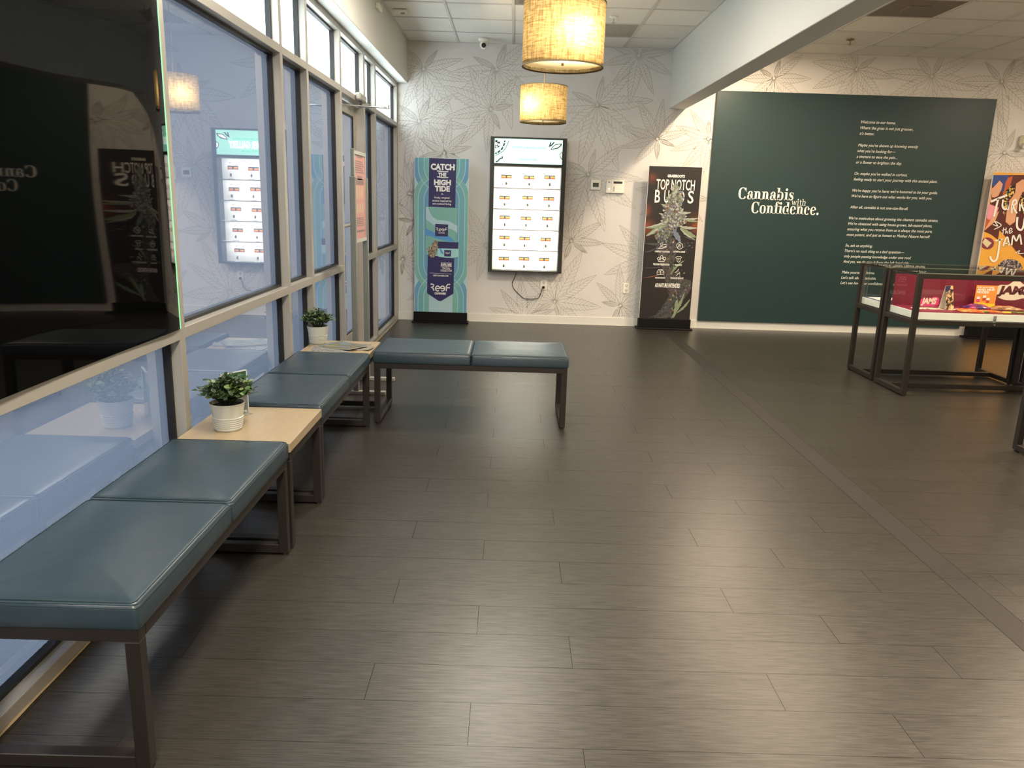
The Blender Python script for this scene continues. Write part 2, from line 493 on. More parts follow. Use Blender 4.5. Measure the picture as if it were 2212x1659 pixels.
for i, (o, m, vv) in enumerate(lines):
    segs = []
    for pts, w in [(o + [o[0]], .0062), (m, .0055)] + [(q, .0042) for q in vv]:
        for a, b in zip(pts, pts[1:]):
            n = max(1, int(math.hypot(b[0] - a[0], b[1] - a[1]) / 0.03))
            for k in range(n):
                segs.append((a[0] + (b[0] - a[0]) * k / n, a[1] + (b[1] - a[1]) * k / n, a[0] + (b[0] - a[0]) * (k + 1) / n, a[1] + (b[1] - a[1]) * (k + 1) / n, w))
    arr = np.array(segs); mid = np.stack([(arr[:, 0] + arr[:, 2]) / 2, (arr[:, 1] + arr[:, 3]) / 2], 1)
    keep = (mid[:, 0] > -1.38) & (mid[:, 0] < XR) & (mid[:, 1] > .11) & (mid[:, 1] < ZC)
    for j in range(i + 1, len(lines)):
        B = bb[j]
        if B[0] > bb[i][1] or B[1] < bb[i][0] or B[2] > bb[i][3] or B[3] < bb[i][2]: continue
        keep &= ~pip(mid, lines[j][0])
    for (x1, z1, x2, z2, w) in arr[keep]:
        dx, dz = x2 - x1, z2 - z1; l = math.hypot(dx, dz)
        if l < 1e-6: continue
        nx, nz_ = -dz / l * w / 2, dx / l * w / 2; ex, ez = dx / l * .0015, dz / l * .0015
        mb.add([PLW.p(x1 - ex + nx, z1 - ez + nz_, .0008), PLW.p(x1 - ex - nx, z1 - ez - nz_, .0008), PLW.p(x2 + ex - nx, z2 + ez - nz_, .0008), PLW.p(x2 + ex + nx, z2 + ez + nz_, .0008)], [(0, 1, 2, 3)])
obj('leaf_line_print', mb, M_line, wall_back, kind='stuff')

mb = MB()
mb.cbox(-1.42, XR, YB - 0.012, YB, 0.0, 0.100, c=.003); mb.box(-1.42, XR, YB - 0.016, YB, 0.0, 0.012)
obj('baseboard_back', mb, M_base, kind='structure', label='cream baseboard along the back wall')

mb = MB(); mb.box(XR, XR + .12, YF, YB, -.05, 3.6); obj('wall_right', mb, M_paint, kind='structure')
mb = MB(); mb.box(-1.75, XR + .12, YF - .12, YF, -.05, 3.6); obj('wall_front', mb, M_paint, kind='structure')
mb = MB(); mb.cbox(-1.80, -1.27, YF, YB, 2.79, 3.6, c=.004); obj('wall_left', mb, M_paint, kind='structure', label='painted bulkhead above the windows')
mb = MB(); mb.cbox(1.812, 2.007, YF, YB, 2.60, 3.6, c=.004)
obj('trim_1', mb, M_paint, kind='structure', label='white boxed ceiling beam dividing the two bays')

# suspended ceiling
ceiling = thing('ceiling', (0, 0, ZC), 'suspended ceiling of square white tiles', kind='structure')
mb = MB(); mb.box(-1.8, XR + .1, YF, YB, ZC + .06, ZC + .1); obj('deck', mb, M_paint, ceiling)
xsL = [-1.27, -.683, -.047, .596, 1.240, 1.812]
xsR = [2.007, 2.56, 3.205, 3.85, 4.50, 5.145, 5.79, 6.435, 7.08, 7.725, XR]
ys = [YB] + [9.05 - .6435 * k for k in range(0, 20)]
ys = [y for y in ys if y > YF] + [YF]
grid = MB(); _tm = {}
VENTS = {(.596, 9.05 - .6435): 'g', (3.205, 9.05 - .6435 * 3): 'r', (-.047, 9.05 - .6435 * 3): 'd'}
ntile = 0; tfar = MB()
for xs in (xsL, xsR):
    for a in xs: grid.box(a - .012, a + .012, YF, YB, ZC, ZC + .03) if a not in (xs[0], xs[-1]) else grid.box(a - .02 if a == xs[-1] else a, a if a == xs[-1] else a + .02, YF, YB, ZC - .0, ZC + .03)
    for y in ys: grid.box(xs[0], xs[-1], y - .012, y + .012, ZC + .0005, ZC + .03)
    for a, b in zip(xs, xs[1:]):
        for y1, y0 in zip(ys, ys[1:]):
            isv = any(abs(a - va) < .01 and abs(y0 - vy) < .01 for va, vy in VENTS)
            if isv: continue
            if y0 > -.6 and a < 7.2:
                w, d = b - a, y1 - y0; k = (round(w, 3), round(d, 3))
                if k not in _tm:
                    t = MB(); t.cbox(.011, w - .011, .011, d - .011, .006, .022, c=.003)
                    me = bpy.data.meshes.new('ceiling_tile'); me.from_pydata(t.v, [], t.f); me.materials.append(M_tile); _tm[k] = me
                o = bpy.data.objects.new('ceiling_tile', _tm[k]); COL.objects.link(o); o.parent = ceiling; o.location = (a, y0, 0); ntile += 1
            else:
                tfar.cbox(a + .011, b - .011, y0 + .011, y1 - .011, ZC + .006, ZC + .022, c=.003)
obj('ceiling_tile', tfar, M_tile, ceiling, kind='stuff')
obj('grid_bar', grid, M_grid, ceiling, kind='stuff')

# ------------------------------------------------------------------ window wall
MU = [(-3.4, -3.35), (-1.72, -1.67), (-.06, -.01), (1.58, 1.63), (3.225, 3.278), (4.855, 4.906), (5.457, 5.507), (6.484, 6.54), (7.48, 7.545), (8.073, 8.137), (9.565, YB)]
ZR0, ZR1, ZH0, ZH1, ZT0, ZT1 = .880, .928, 2.297, 2.344, 2.745, 2.79
GX = -1.465
def ring(mb, x0, x1, y0, y1, z0, z1, w):
    mb.box(x0, x1, y0, y0 + w, z0, z1); mb.box(x0, x1, y1 - w, y1, z0, z1)
    mb.box(x0, x1, y0 + w, y1 - w, z0, z0 + w); mb.box(x0, x1, y0 + w, y1 - w, z1 - w, z1)
def pane(y0, y1, z0, z1, m, parent, name='pane'):
    g = MB(); ring(g, GX - .003, -1.434, y0, y1, z0, z1, .014); obj('gasket', g, M_gasket, parent)
    p = MB(); x0, x1 = GX - .008, GX
    vs = [(x, y, z) for x in (x0, x1) for y in (y0 + .006, y1 - .006) for z in (z0 + .006, z1 - .006)]
    p.add(vs, [(0, 1, 3, 2), (0, 4, 5, 1), (2, 3, 7, 6), (0, 2, 6, 4), (1, 5, 7, 3)], 1)
    p.add(vs, [(4, 6, 7, 5)], 0)
    return obj(name, p, [m, M_glassE], parent)
for i in range(len(MU) - 1):
    y0, y1 = MU[i][1], MU[i + 1][0]
    door = (i == 7)
    w = thing('window_%d' % (i + 1), (WX, y0, 0), kind='structure')
    mb = MB(); mb.cbox(-1.53, WX, MU[i + 1][0], MU[i + 1][1], 0, ZT1 + .02, c=.0015); obj('mullion', mb, M_alu, w)
    if i == 0:
        mb = MB(); mb.cbox(-1.53, WX, MU[0][0], MU[0][1], 0, ZT1 + .02, c=.0015); obj('mullion', mb, M_alu, w)
    mb = MB(); mb.cbox(-1.53, WX, y0, y1, ZH0, ZH1, c=.0015); obj('header_rail', mb, M_alu, w)
    mb = MB(); mb.cbox(-1.53, WX, y0, y1, ZT0, ZT1, c=.0015); obj('head_rail', mb, M_alu, w)
    pane(y0, y1, ZH1, ZT0, M_filmT, w)
    if not door:
        mb = MB(); mb.cbox(-1.53, WX, y0, y1, ZR0, ZR1, c=.0015); obj('middle_rail', mb, M_alu, w)
        mb = MB(); mb.cbox(-1.53, WX, y0, y1, 0, .05, c=.0015); obj('sill_rail', mb, M_alu, w)
        pane(y0, y1, .05, ZR0, M_film, w)
        if i != 3: pane(y0, y1, ZR1, ZH0, M_film, w)
mb = MB(); mb.box(-1.53, -1.392, YF, YB, -.05, 0.0); obj('trim_2', mb, M_base, kind='structure', label='base curb under the window frames')
# a bead of tan sealant along the foot of the sill
mb = MB(); pts = []
y = YF + .1
while y < YB - .05:
    pts.append((WX + .001 + .0025 * noise.noise(Vector((0, y * 6, 0))), y, .003)); y += .04
mb.tube(pts, [.0045 + .002 * noise.noise(Vector((3, p[1] * 9, 0))) for p in pts], 5)
M_caulk = mat('tan_sealant', (.40, .30, .17), .6, vary=.3, vscale=30)
obj('trim_3', mb, M_caulk, kind='structure', label='rough tan bead of sealant at the sill foot')

# the glazed door
d1 = thing('door_1', (-1.47, 6.54, 0), 'glazed aluminium door in the window wall', kind='structure')
DY0, DY1, DXF = 6.548, 7.472, -1.47
for a, b in ((DY0, DY0 + .07), (DY1 - .07, DY1)):
    mb = MB(); mb.cbox(DXF - .045, DXF, a, b, .01, 2.285, c=.002); obj('stile', mb, M_alu, d1)
mb = MB(); mb.cbox(DXF - .045, DXF, DY0 + .07, DY1 - .07, 2.19, 2.285, c=.002); obj('top_rail', mb, M_alu, d1)
mb = MB(); mb.cbox(DXF - .045, DXF, DY0 + .07, DY1 - .07, .01, .25, c=.002); obj('bottom_rail', mb, M_alu, d1)
g = MB(); ring(g, DXF - .02, DXF - .004, DY0 + .07, DY1 - .07, .25, 2.19, .012); obj('gasket', g, M_gasket, d1)
p = MB(); vs = [(x, y, z) for x in (DXF - .024, DXF - .016) for y in (DY0 + .075, DY1 - .075) for z in (.255, 2.185)]
p.add(vs, [(0, 1, 3, 2), (0, 4, 5, 1), (2, 3, 7, 6), (0, 2, 6, 4), (1, 5, 7, 3)], 1); p.add(vs, [(4, 6, 7, 5)], 0)
obj('pane', p, [M_film, M_glassE], d1)
mb = MB(); mb.tube([(DXF + .045, DY0 + .03, 1.24), (DXF + .045, DY1 - .03, 1.24)], .014, 12)
mb.box(DXF, DXF + .05, DY0 + .02, DY0 + .05, 1.22, 1.26); mb.box(DXF, DXF + .05, DY1 - .05, DY1 - .02, 1.22, 1.26)
obj('push_bar', mb, M_alu, d1, smooth=True)
mb = MB(); mb.cbox(-1.53, -1.392, 6.54, 7.48, 0, .014, c=.003); obj('threshold', mb, M_alu, d1)
cl = MB(); cl.cbox(WX + .001, WX + .05, 7.07, 7.36, 2.30, 2.365, c=.012)
clo = obj('door_closer', cl, M_alu, d1, label='aluminium closer box over the door')
mb = MB(); mb.lathe([(.012, 2.302), (.012, 2.262), (.02, 2.26), (.02, 2.252)], WX + .03, 7.16, 12); obj('spindle', mb, M_dark, clo)
pa = Vector((WX + .03, 7.16, 2.25)); pe = Vector(at(838, 234, 1, 7.02)); pe.z = 2.245
mb = MB(); mb.tube([pa, pe], .008, 8); mb.lathe([(.014, 2.225), (.014, 2.262)], pe.x, pe.y, 12); obj('closer_arm', mb, M_chrome, clo, smooth=True)
mb = MB(); ps = Vector((DXF + .012, 6.86, 2.235)); mb.tube([pe + Vector((0, 0, -.012)), ps], .006, 8); mb.cbox(DXF, DXF + .02, 6.82, 6.9, 2.22, 2.25, c=.003)
obj('closer_arm', mb, M_chrome, clo, smooth=True)

# dark display that fills the upper part of the nearest window
t = thing('window_display', (WX, 1.63, ZR1), 'large black glossy display panel filling the nearest upper window', 'display panel')
dp = MB(); ny, nz2 = 40, 34
Y0d, Y1d, Z0d, Z1d = 1.635, 3.212, .93, 2.296
def bulge(y):
    if y < 2.87: return .025 * (y - 2.55) ** 2
    return .025 * .32 ** 2 + .016 * (y - 2.87) - .007 * max(0, (y - 2.87) / .34) ** 8
vs = []
for j in range(nz2 + 1):
    for i in range(ny + 1):
        yy = Y0d + (Y1d - Y0d) * i / ny; zz = Z0d + (Z1d - Z0d) * j / nz2
        fy = i / ny; fz = j / nz2
        wv = .0035 * (noise.noise(Vector((yy * 1.4, zz * 1.3, 4.2)))) * min(1, 6 * min(fy, 1 - fy, fz, 1 - fz) + .2)
        vs.append((WX + .006 + wv * .5 + bulge(yy), yy, zz))
fs = [(j * (ny + 1) + i, j * (ny + 1) + i + 1, (j + 1) * (ny + 1) + i + 1, (j + 1) * (ny + 1) + i) for j in range(nz2) for i in range(ny)]
dp.add(vs, fs)
obj('screen_glass', dp, M_black, t, smooth=True)
mb = MB(); mb.box(WX - .035, WX - .004, Y0d, Y1d, Z0d, Z1d); obj('screen_body', mb, M_dark, t)
mb = MB(); mb.box(WX - .004, WX + .0065, Y1d, Y1d + .012, Z0d, Z1d)
M_edge = emis('green_glow_edge', (0.16, 0.80, 0.26), 0.28, (.2, .5, .3)); 
obj('glowing_edge', mb, M_edge, t, label='thin green glowing edge strip')

# outside pavement
mb = MB(); mb.box(-12, -1.56, -8, 14, -.2, -.12); obj('ground', mb, mat('pavement', (.5, .49, .46), .8), kind='structure')

# ------------------------------------------------------------------ ceiling fittings
VL = {'g': 'plain grey air vent tile in the ceiling of the left bay', 'r': 'taupe square air diffuser in the right-hand ceiling', 'd': 'dark ceiling vent tile behind the nearer pendant lamp'}
VC = {'g': M_vent, 'r': mat('diffuser_taupe', (.22, .18, .15), .6), 'd': mat('vent_dark', (.20, .18, .16), .6)}
for (va, vy), k in VENTS.items():
    w = .6435
    t = thing('ceiling_vent', (va + w / 2, vy + w / 2, ZC), VL[k], 'air vent')
    mb = MB(); mb.cbox(va + .013, va + w - .013, vy + .013, vy + w - .013, ZC + .004, ZC + .02, c=.004); obj('vent_plate', mb, VC[k], t)
    mb = MB()
    if k == 'r':
        for r in (.10, .075): mb.cbox(va + w / 2 - r, va + w / 2 + r, vy + w / 2 - r, vy + w / 2 + r, ZC - .003 + .03 * (.1 - r), ZC + .006, c=.004)
    else:
        for i in range(14): mb.box(va + .05, va + w - .05, vy + .06 + i * .038, vy + .066 + i * .038, ZC + .001, ZC + .006)
    obj('louvre', mb, VC[k], t, kind='stuff' if k != 'r' else None)
for n, (x, y, lab) in enumerate([(.928, 8.109, 'white ceiling sprinkler head in the left bay'), (3.512, 8.774, 'brass ceiling sprinkler head right of the beam')]):
    t = thing('sprinkler', (x, y, ZC), lab, 'sprinkler', 'ceiling sprinklers')
    m_ = M_plastic if n == 0 else mat('brass', (.35, .27, .15), .35, metal=.8)
    mb = MB(); mb.lathe([(.04, ZC + .004), (.04, ZC - .006), (.015, ZC - .014)], x, y, 16); obj('escutcheon', mb, m_, t, smooth=True)
    mb = MB(); mb.tube([(x, y, ZC), (x, y, ZC - .05)], .007, 8); mb.lathe([(.02, ZC - .05), (.022, ZC - .054)], x, y, 12); obj('deflector', mb, M_chrome if n == 0 else m_, t)
t = thing('security_camera', (-.376, 9.37, ZC), 'white turret security camera on the ceiling by the back wall', 'camera')
mb = MB(); mb.lathe([(.062, ZC + .002), (.062, ZC - .02), (.045, ZC - .03)], -.376, 9.37, 24); obj('mount', mb, M_plastic, t, smooth=True)
mb = MB(); mb.sphere((-.376, 9.36, ZC - .062), .046, 18, 12); obj('ball', mb, M_plastic, t, smooth=True)
mb = MB(); c0 = Vector((-.376, 9.36, ZC - .062)); dr = Vector((0, -1, -.25)).normalized()
mb.tube([c0 + dr * .03, c0 + dr * .049], .026, 16); obj('lens', mb, M_dark, t, smooth=True)
t = thing('smoke_detector', (-1.13, 8.12, ZC), 'small white ceiling detector beside the window bulkhead', 'detector')
mb = MB(); mb.cbox(-1.21, -1.07, 8.06, 8.18, ZC - .02, ZC + .003, c=.008); obj('housing', mb, M_plastic, t)
mb = MB(); mb.lathe([(.02, ZC - .02), (.018, ZC - .03)], -1.12, 8.12, 12); obj('sensor', mb, M_vent, t)
t = thing('sensor_box', (-1.262, 7.62, 2.95), 'small white box high on the bulkhead above the windows', 'sensor')
mb = MB(); mb.cbox(-1.27, -1.235, 7.45, 7.62, 3.12, 3.17, c=.006); obj('housing', mb, M_plastic, t)

# ------------------------------------------------------------------ pendant lamps
def linen():
    m = bpy.data.materials.new('linen_shade'); m.use_nodes = True
    nt = m.node_tree; N = nt.nodes; L = nt.links
    N.remove(N['Principled BSDF']); out = N['Material Output']
    tc = N.new('ShaderNodeTexCoord')
    cols = []
    for st in ((70, 70, 9), (9, 9, 90)):
        mp = N.new('ShaderNodeMapping'); mp.inputs['Scale'].default_value = st
        L.new(tc.outputs['Object'], mp.inputs['Vector'])
        nz = N.new('ShaderNodeTexNoise'); nz.inputs['Scale'].default_value = 1.6; nz.inputs['Detail'].default_value = 4
        L.new(mp.outputs['Vector'], nz.inputs['Vector']); cols.append(nz)
    ad = N.new('ShaderNodeMath'); ad.operation = 'MULTIPLY'
    L.new(cols[0].outputs['Fac'], ad.inputs[0]); L.new(cols[1].outputs['Fac'], ad.inputs[1])
    cr = N.new('ShaderNodeValToRGB')
    cr.color_ramp.elements[0].position = .14; cr.color_ramp.elements[0].color = (.16, .105, .045, 1)
    cr.color_ramp.elements[1].position = .38; cr.color_ramp.elements[1].color = (.40, .30, .14, 1)
    L.new(ad.outputs[0], cr.inputs['Fac'])
    t = N.new('ShaderNodeBsdfTranslucent'); d = N.new('ShaderNodeBsdfDiffuse')
    L.new(cr.outputs['Color'], t.inputs['Color']); L.new(cr.outputs['Color'], d.inputs['Color'])
    mx = N.new('ShaderNodeMixShader'); mx.inputs[0].default_value = .45
    L.new(t.outputs[0], mx.inputs[1]); L.new(d.outputs[0], mx.inputs[2]); L.new(mx.outputs[0], out.inputs['Surface'])
    return m
M_linen = linen()
M_rim = mat('shade_rim', (.16, .12, .06), .6)
def milky():
    m = film('lamp_diffuser', (.50, .45, .30), ior=1.2, rough=.3); return m
M_diff = milky()
M_bulb = emis('bulb_glow', (1.0, .80, .50), 10.0)
def pendant(x, y, lab, boff, power, R=.214, z0=2.19, z1=2.503):
    t = thing('pendant_lamp', (x, y, z0), lab, 'lamp', 'linen drum pendant lamps')
    mb = MB(); n = 64
    rings = [[(x + R * math.cos(2 * PI * i / n), y + R * math.sin(2 * PI * i / n), z) for i in range(n)] for z in (z0, z0 + .1, z0 + .2, z1)]
    mb.loft(rings, False, False)
    obj('lamp_shade', mb, M_linen, t, smooth=True)
    for z in (z0, z1):
        mb = MB(); mb.lathe([(R - .004, z - .003), (R + .0022, z - .003), (R + .0022, z + .004), (R - .004, z + .004)], x, y, 64, False, False); obj('rim', mb, M_rim, t)
    mb = MB(); mb.lathe([(.001, z0 + .022), (R - .006, z0 + .022)], x, y, 48, False, False)
    obj('diffuser', mb, M_diff, t)
    mb = MB(); mb.sphere((x, y, z0 + .014), .008, 10, 6); obj('finial', mb, M_rim, t)
    mb = MB(); mb.tube([(x, y, z1 - .03), (x, y, ZC - .01)], .0045, 8); obj('cord', mb, M_stem if False else mat('cord_brown', (.20, .16, .10), .6), t)
    mb = MB(); mb.lathe([(.06, ZC + .003), (.06, ZC - .012), (.02, ZC - .022)], x, y, 24); obj('canopy', mb, M_plastic, t, smooth=True)
    mb = MB()
    for k in range(3):
        a = 2 * PI * k / 3 + .5; mb.tube([(x, y, z1 - .03), (x + (R - .003) * math.cos(a), y + (R - .003) * math.sin(a), z1 - .004)], .002, 5)
    mb.tube([(x, y, z1 - .03), (x + boff[0], y + boff[1], z0 + .19)], .008, 8)
    obj('spider', mb, M_dark, t)
    bx, by, bz = x + boff[0], y + boff[1], z0 + .145
    mb = MB(); mb.sphere((bx, by, bz), .024, 14, 10, (1, 1, 1.25)); obj('bulb', mb, M_bulb, t, smooth=True)
    for (px, py, pz, pw) in ((bx, by - .0, bz - .0, power), ):
        l = bpy.data.lights.new('bulb_light', 'POINT'); l.energy = pw; l.color = (1.0, .82, .54); l.shadow_soft_size = .034
        o = bpy.data.objects.new('bulb_light', l); COL.objects.link(o); o.parent = t; o.location = (px - x, py - y, pz - z0)
pendant(.243, 4.37, 'nearer linen drum pendant lamp, cut by the top of the picture', (.055, -.15), 13.0)
pendant(.262, 7.65, 'farther linen drum pendant lamp hanging in front of the lit cabinet', (-.10, -.12), 14.0, .219, 2.215, 2.535)

# ------------------------------------------------------------------ benches
def rrect(x0, x1, y0, y1, r, z, n=5):
    r = max(r, .0008); out = []
    for (cx, cy, a0) in ((x1 - r, y1 - r, 0), (x0 + r, y1 - r, PI / 2), (x0 + r, y0 + r, PI), (x1 - r, y0 + r, 1.5 * PI)):
        for i in range(n + 1):
            a = a0 + PI / 2 * i / n; out.append((cx + r * math.cos(a), cy + r * math.sin(a), z))
    return out
def cushion(x0, x1, y0, y1, z0, z1, parent, seed=0):
    prof = [(.004, z0), (.0005, z0 + .006), (0, z0 + .02), (0, z1 - .022), (.002, z1 - .013), (.007, z1 - .006), (.014, z1 - .002), (.026, z1 + .0005),
            (.05, z1 + .002), (.09, z1 + .004), (.14, z1 + .006), (.19, z1 + .007)]
    rings = [rrect(x0 + i, x1 - i, y0 + i, y1 - i, .016 if i < .02 else max(.014 - i * .1, .002), z) for i, z in prof]
    mb = MB(); mb.loft(rings)
    c = obj('seat_cushion', mb, M_leather, parent, smooth=True)
    mb = MB()
    for ins, zz, rr in ((.0015, z1 - .014, .0016), (.0115, z1 - .0025, .0014)):
        ring_ = rrect(x0 + ins - .0006, x1 - ins + .0006, y0 + ins - .0006, y1 - ins + .0006, .015, zz)
        mb.tube(ring_ + [ring_[0]], rr, 5)
    obj('stitching', mb, M_seam, c)
    mb = MB(); ring_ = rrect(x0 + .0055, x1 - .0055, y0 + .0055, y1 - .0055, .015, z1 - .0065)
    mb.tube(ring_ + [ring_[0]], .0022, 6); obj('piping', mb, M_pipe, c)
    return c
ZS0, ZS1, ZFB = .422, .497, .384
TH = .038
def bench(x0, x1, y0, y1, along, lab):
    t = thing('bench', ((x0 + x1) / 2, (y0 + y1) / 2, 0), lab, 'bench', 'teal leather waiting benches')
    e = .004
    if along == 'y': m_ = (y0 + y1) / 2; cushion(x0, x1, y0, m_ - .001, ZS0, ZS1, t); cushion(x0, x1, m_ + .001, y1, ZS0, ZS1, t, 1)
    else: m_ = (x0 + x1) / 2; cushion(x0, m_ - .001, y0, y1, ZS0, ZS1, t); cushion(m_ + .001, x1, y0, y1, ZS0, ZS1, t, 1)
    a0, a1, b0, b1 = x0 + .008, x1 - .008, y0 + .008, y1 - .008
    mb = MB()
    mb.cbox(a0, a1, b0, b0 + TH, ZFB, ZS0); mb.cbox(a0, a1, b1 - TH, b1, ZFB, ZS0)
    mb.cbox(a0, a0 + TH, b0 + TH, b1 - TH, ZFB, ZS0); mb.cbox(a1 - TH, a1, b0 + TH, b1 - TH, ZFB, ZS0)
    obj('seat_frame', mb, M_bronze, t)
    for (lx, ly) in ((a0, b0), (a1 - TH, b0), (a0, b1 - TH), (a1 - TH, b1 - TH)):
        mb = MB(); mb.cbox(lx, lx + TH, ly, ly + TH, .01, ZFB); l = obj('leg', mb, M_bronze, t)
        mb = MB(); mb.lathe([(.014, 0), (.014, .01)], lx + TH / 2, ly + TH / 2, 12); obj('foot', mb, M_dark, l)
    if along == 'y':
        for ly in (b0, b1 - TH):
            mb = MB(); mb.cbox(a0 + TH, a1 - TH, ly, ly + TH, .01, .01 + TH); obj('foot_rail', mb, M_bronze, t)
    else:
        for lx in (a0, a1 - TH):
            mb = MB(); mb.cbox(lx, lx + TH, b0 + TH, b1 - TH, .01, .01 + TH); obj('foot_rail', mb, M_bronze, t)
    return t
BX0, BX1 = -1.385, -.902
bench(BX0, BX1, 1.735, 3.07, 'y', 'nearest teal leather bench along the window, at the lower left')
bench(BX0, BX1, 3.645, 4.965, 'y', 'middle teal leather bench along the window, between the two oak tables')
bench(-.897, .405, 5.005, 5.56, 'x', 'teal leather bench turned crosswise, jutting into the room from the far table')

def side_table(x0, x1, y0, y1, lab):
    t = thing('side_table', ((x0 + x1) / 2, (y0 + y1) / 2, 0), lab, 'table', 'oak-topped side tables')
    mb = MB(); mb.cbox(x0, x1, y0, y1, .440, .480, c=.0015); obj('tabletop', mb, M_oak, t)
    a0, a1, b0, b1 = x0 + .004, x1 - .004, y0 + .004, y1 - .004
    mb = MB()
    mb.cbox(a0, a1, b0, b0 + TH, .402, .44); mb.cbox(a0, a1, b1 - TH, b1, .402, .44)
    mb.cbox(a0, a0 + TH, b0 + TH, b1 - TH, .402, .44); mb.cbox(a1 - TH, a1, b0 + TH, b1 - TH, .402, .44)
    obj('apron', mb, M_bronze, t)
    for (lx, ly) in ((a0, b0), (a1 - TH, b0), (a0, b1 - TH), (a1 - TH, b1 - TH)):
        mb = MB(); mb.cbox(lx, lx + TH, ly, ly + TH, .01, .402); l = obj('leg', mb, M_bronze, t)
        mb = MB(); mb.lathe([(.014, 0), (.014, .01)], lx + TH / 2, ly + TH / 2, 12); obj('foot', mb, M_dark, l)
    for ly in (b0, b1 - TH):
        mb = MB(); mb.cbox(a0 + TH, a1 - TH, ly, ly + TH, .01, .01 + TH); obj('foot_rail', mb, M_bronze, t)
side_table(-1.385, -.902, 3.082, 3.633, 'nearer oak-topped side table with dark steel legs between two benches')
side_table(-1.385, -.918, 4.975, 5.455, 'farther oak-topped side table in the corner, holding magazines')

# ------------------------------------------------------------------ potted plants
def leafmesh():
    b = MB(); vs = []; fs = []
    W = [(0, 0), (.25, .30), (.5, .42), (.75, .34), (1, 0)]
    for t_, w in W:
        zc = -.12 * (t_ - .5) ** 2
        vs += [(t_, -w, zc + w * .22), (t_, 0, zc), (t_, w, zc + w * .22)]
    for i in range(4):
        a = i * 3
        fs += [(a, a + 3, a + 4, a + 1), (a + 1, a + 4, a + 5, a + 2)]
    return vs, fs
LV, LF = leafmesh()
def plant(x, y, z, r, h, seed, lab, individual, lsize, fr=.118, fh=.11):
    t = thing('potted_plant', (x, y, z), lab, 'plant', 'small plants in ribbed white pots')
    rb = r * .76; prof = [(rb - .004, z), (rb, z + .004)]
    nrib = 6; zz = z + .010
    for k in range(nrib):
        f = (zz - z) / h; rr = rb + (r - rb) * f
        prof += [(rr + .0022, zz), (rr + .0024, zz + .003), (rr - .0006, zz + .005), (rr, zz + .0085)]
        zz += .0095
    prof += [(r - .001, z + h - .006), (r + .0015, z + h - .004), (r + .0015, z + h), (r - .003, z + h), (r - .006, z + h - .02)]
    mb = MB(); mb.lathe(prof, x, y, 48, True, False); obj('pot', mb, M_pot, t, smooth=True)
    mb = MB(); mb.lathe([(r - .005, z + h - .016), (.001, z + h - .008)], x, y, 24, False, False); obj('soil', mb, M_soil, t)
    rr_ = random.Random(seed); stems = MB(); alll = MB()
    me_list = []
    for m_ in (M_leaf, M_leafD, M_leafL):
        me = bpy.data.meshes.new('leaf'); me.from_pydata(LV, [], LF); me.materials.append(m_)
        me.polygons.foreach_set('use_smooth', [True] * len(me.polygons)); me_list.append(me)
    ns = 62; cnt = 0
    for s_ in range(ns):
        a = rr_.uniform(0, 2 * PI) if s_ > 12 else 2 * PI * s_ / 13; e = rr_.uniform(.0, 1.0) ** .6 if s_ > 12 else 1.0
        base = Vector((x + .02 * math.cos(a), y + .02 * math.sin(a), z + h - .015))
        tip = Vector((x + fr * e * math.cos(a), y + fr * e * math.sin(a), z + h + fh * (1 - .55 * e ** 2.6) * rr_.uniform(.72, 1.05)))
        mid = (base + tip) / 2 + Vector((0, 0, .03 * e))
        stems.tube([base, mid, tip], [.0016, .0013, .001], 4)
        light = rr_.random() < .22
        for k in range(9 if individual else 9):
            f = .35 + .65 * k / 8
            p = base * (1 - f) ** 2 + mid * 2 * f * (1 - f) + tip * f * f
            ang = a + k * 2.4 + rr_.uniform(-.4, .4); tilt = rr_.uniform(-.1, .9)
            sz = lsize * rr_.uniform(.7, 1.15) * (1.1 - .2 * f)
            ln = Matrix.Translation(p) @ Matrix.Rotation(ang, 4, 'Z') @ Matrix.Rotation(-tilt, 4, 'Y') @ Matrix.Rotation(rr_.uniform(-.6, .6), 4, 'X') @ Matrix.Scale(sz, 4)
            q = p + Vector((math.cos(ang), math.sin(ang), 0)) * sz
            if q.x < -1.445 or (p.z < z + h and (p - Vector((x, y, p.z))).length < r): continue
            which = 2 if (light and f > .7) else (0 if rr_.random() < .45 else 1)
            if individual and cnt < 280:
                o = bpy.data.objects.new('leaf', me_list[which]); COL.objects.link(o); o.parent = t
                o.matrix_local = Matrix.Translation(-ORG[t.name]) @ ln; cnt += 1
            else:
                alll.add([ln @ Vector(v) for v in LV], LF, which)
    obj('stems', stems, M_stem, t)
    if alll.v: obj('foliage', alll, [M_leaf, M_leafD, M_leafL], t, smooth=True, kind='stuff')
plant(-1.222, 3.262, .480, .0735, .124, 3, 'nearer small leafy plant in a ribbed white pot on the oak table', True, .030, fr=.115, fh=.118)
plant(-1.335, 5.335, .480, .0735, .124, 8, 'farther small leafy plant in a ribbed white pot beside the magazines', False, .026, fr=.112, fh=.118)

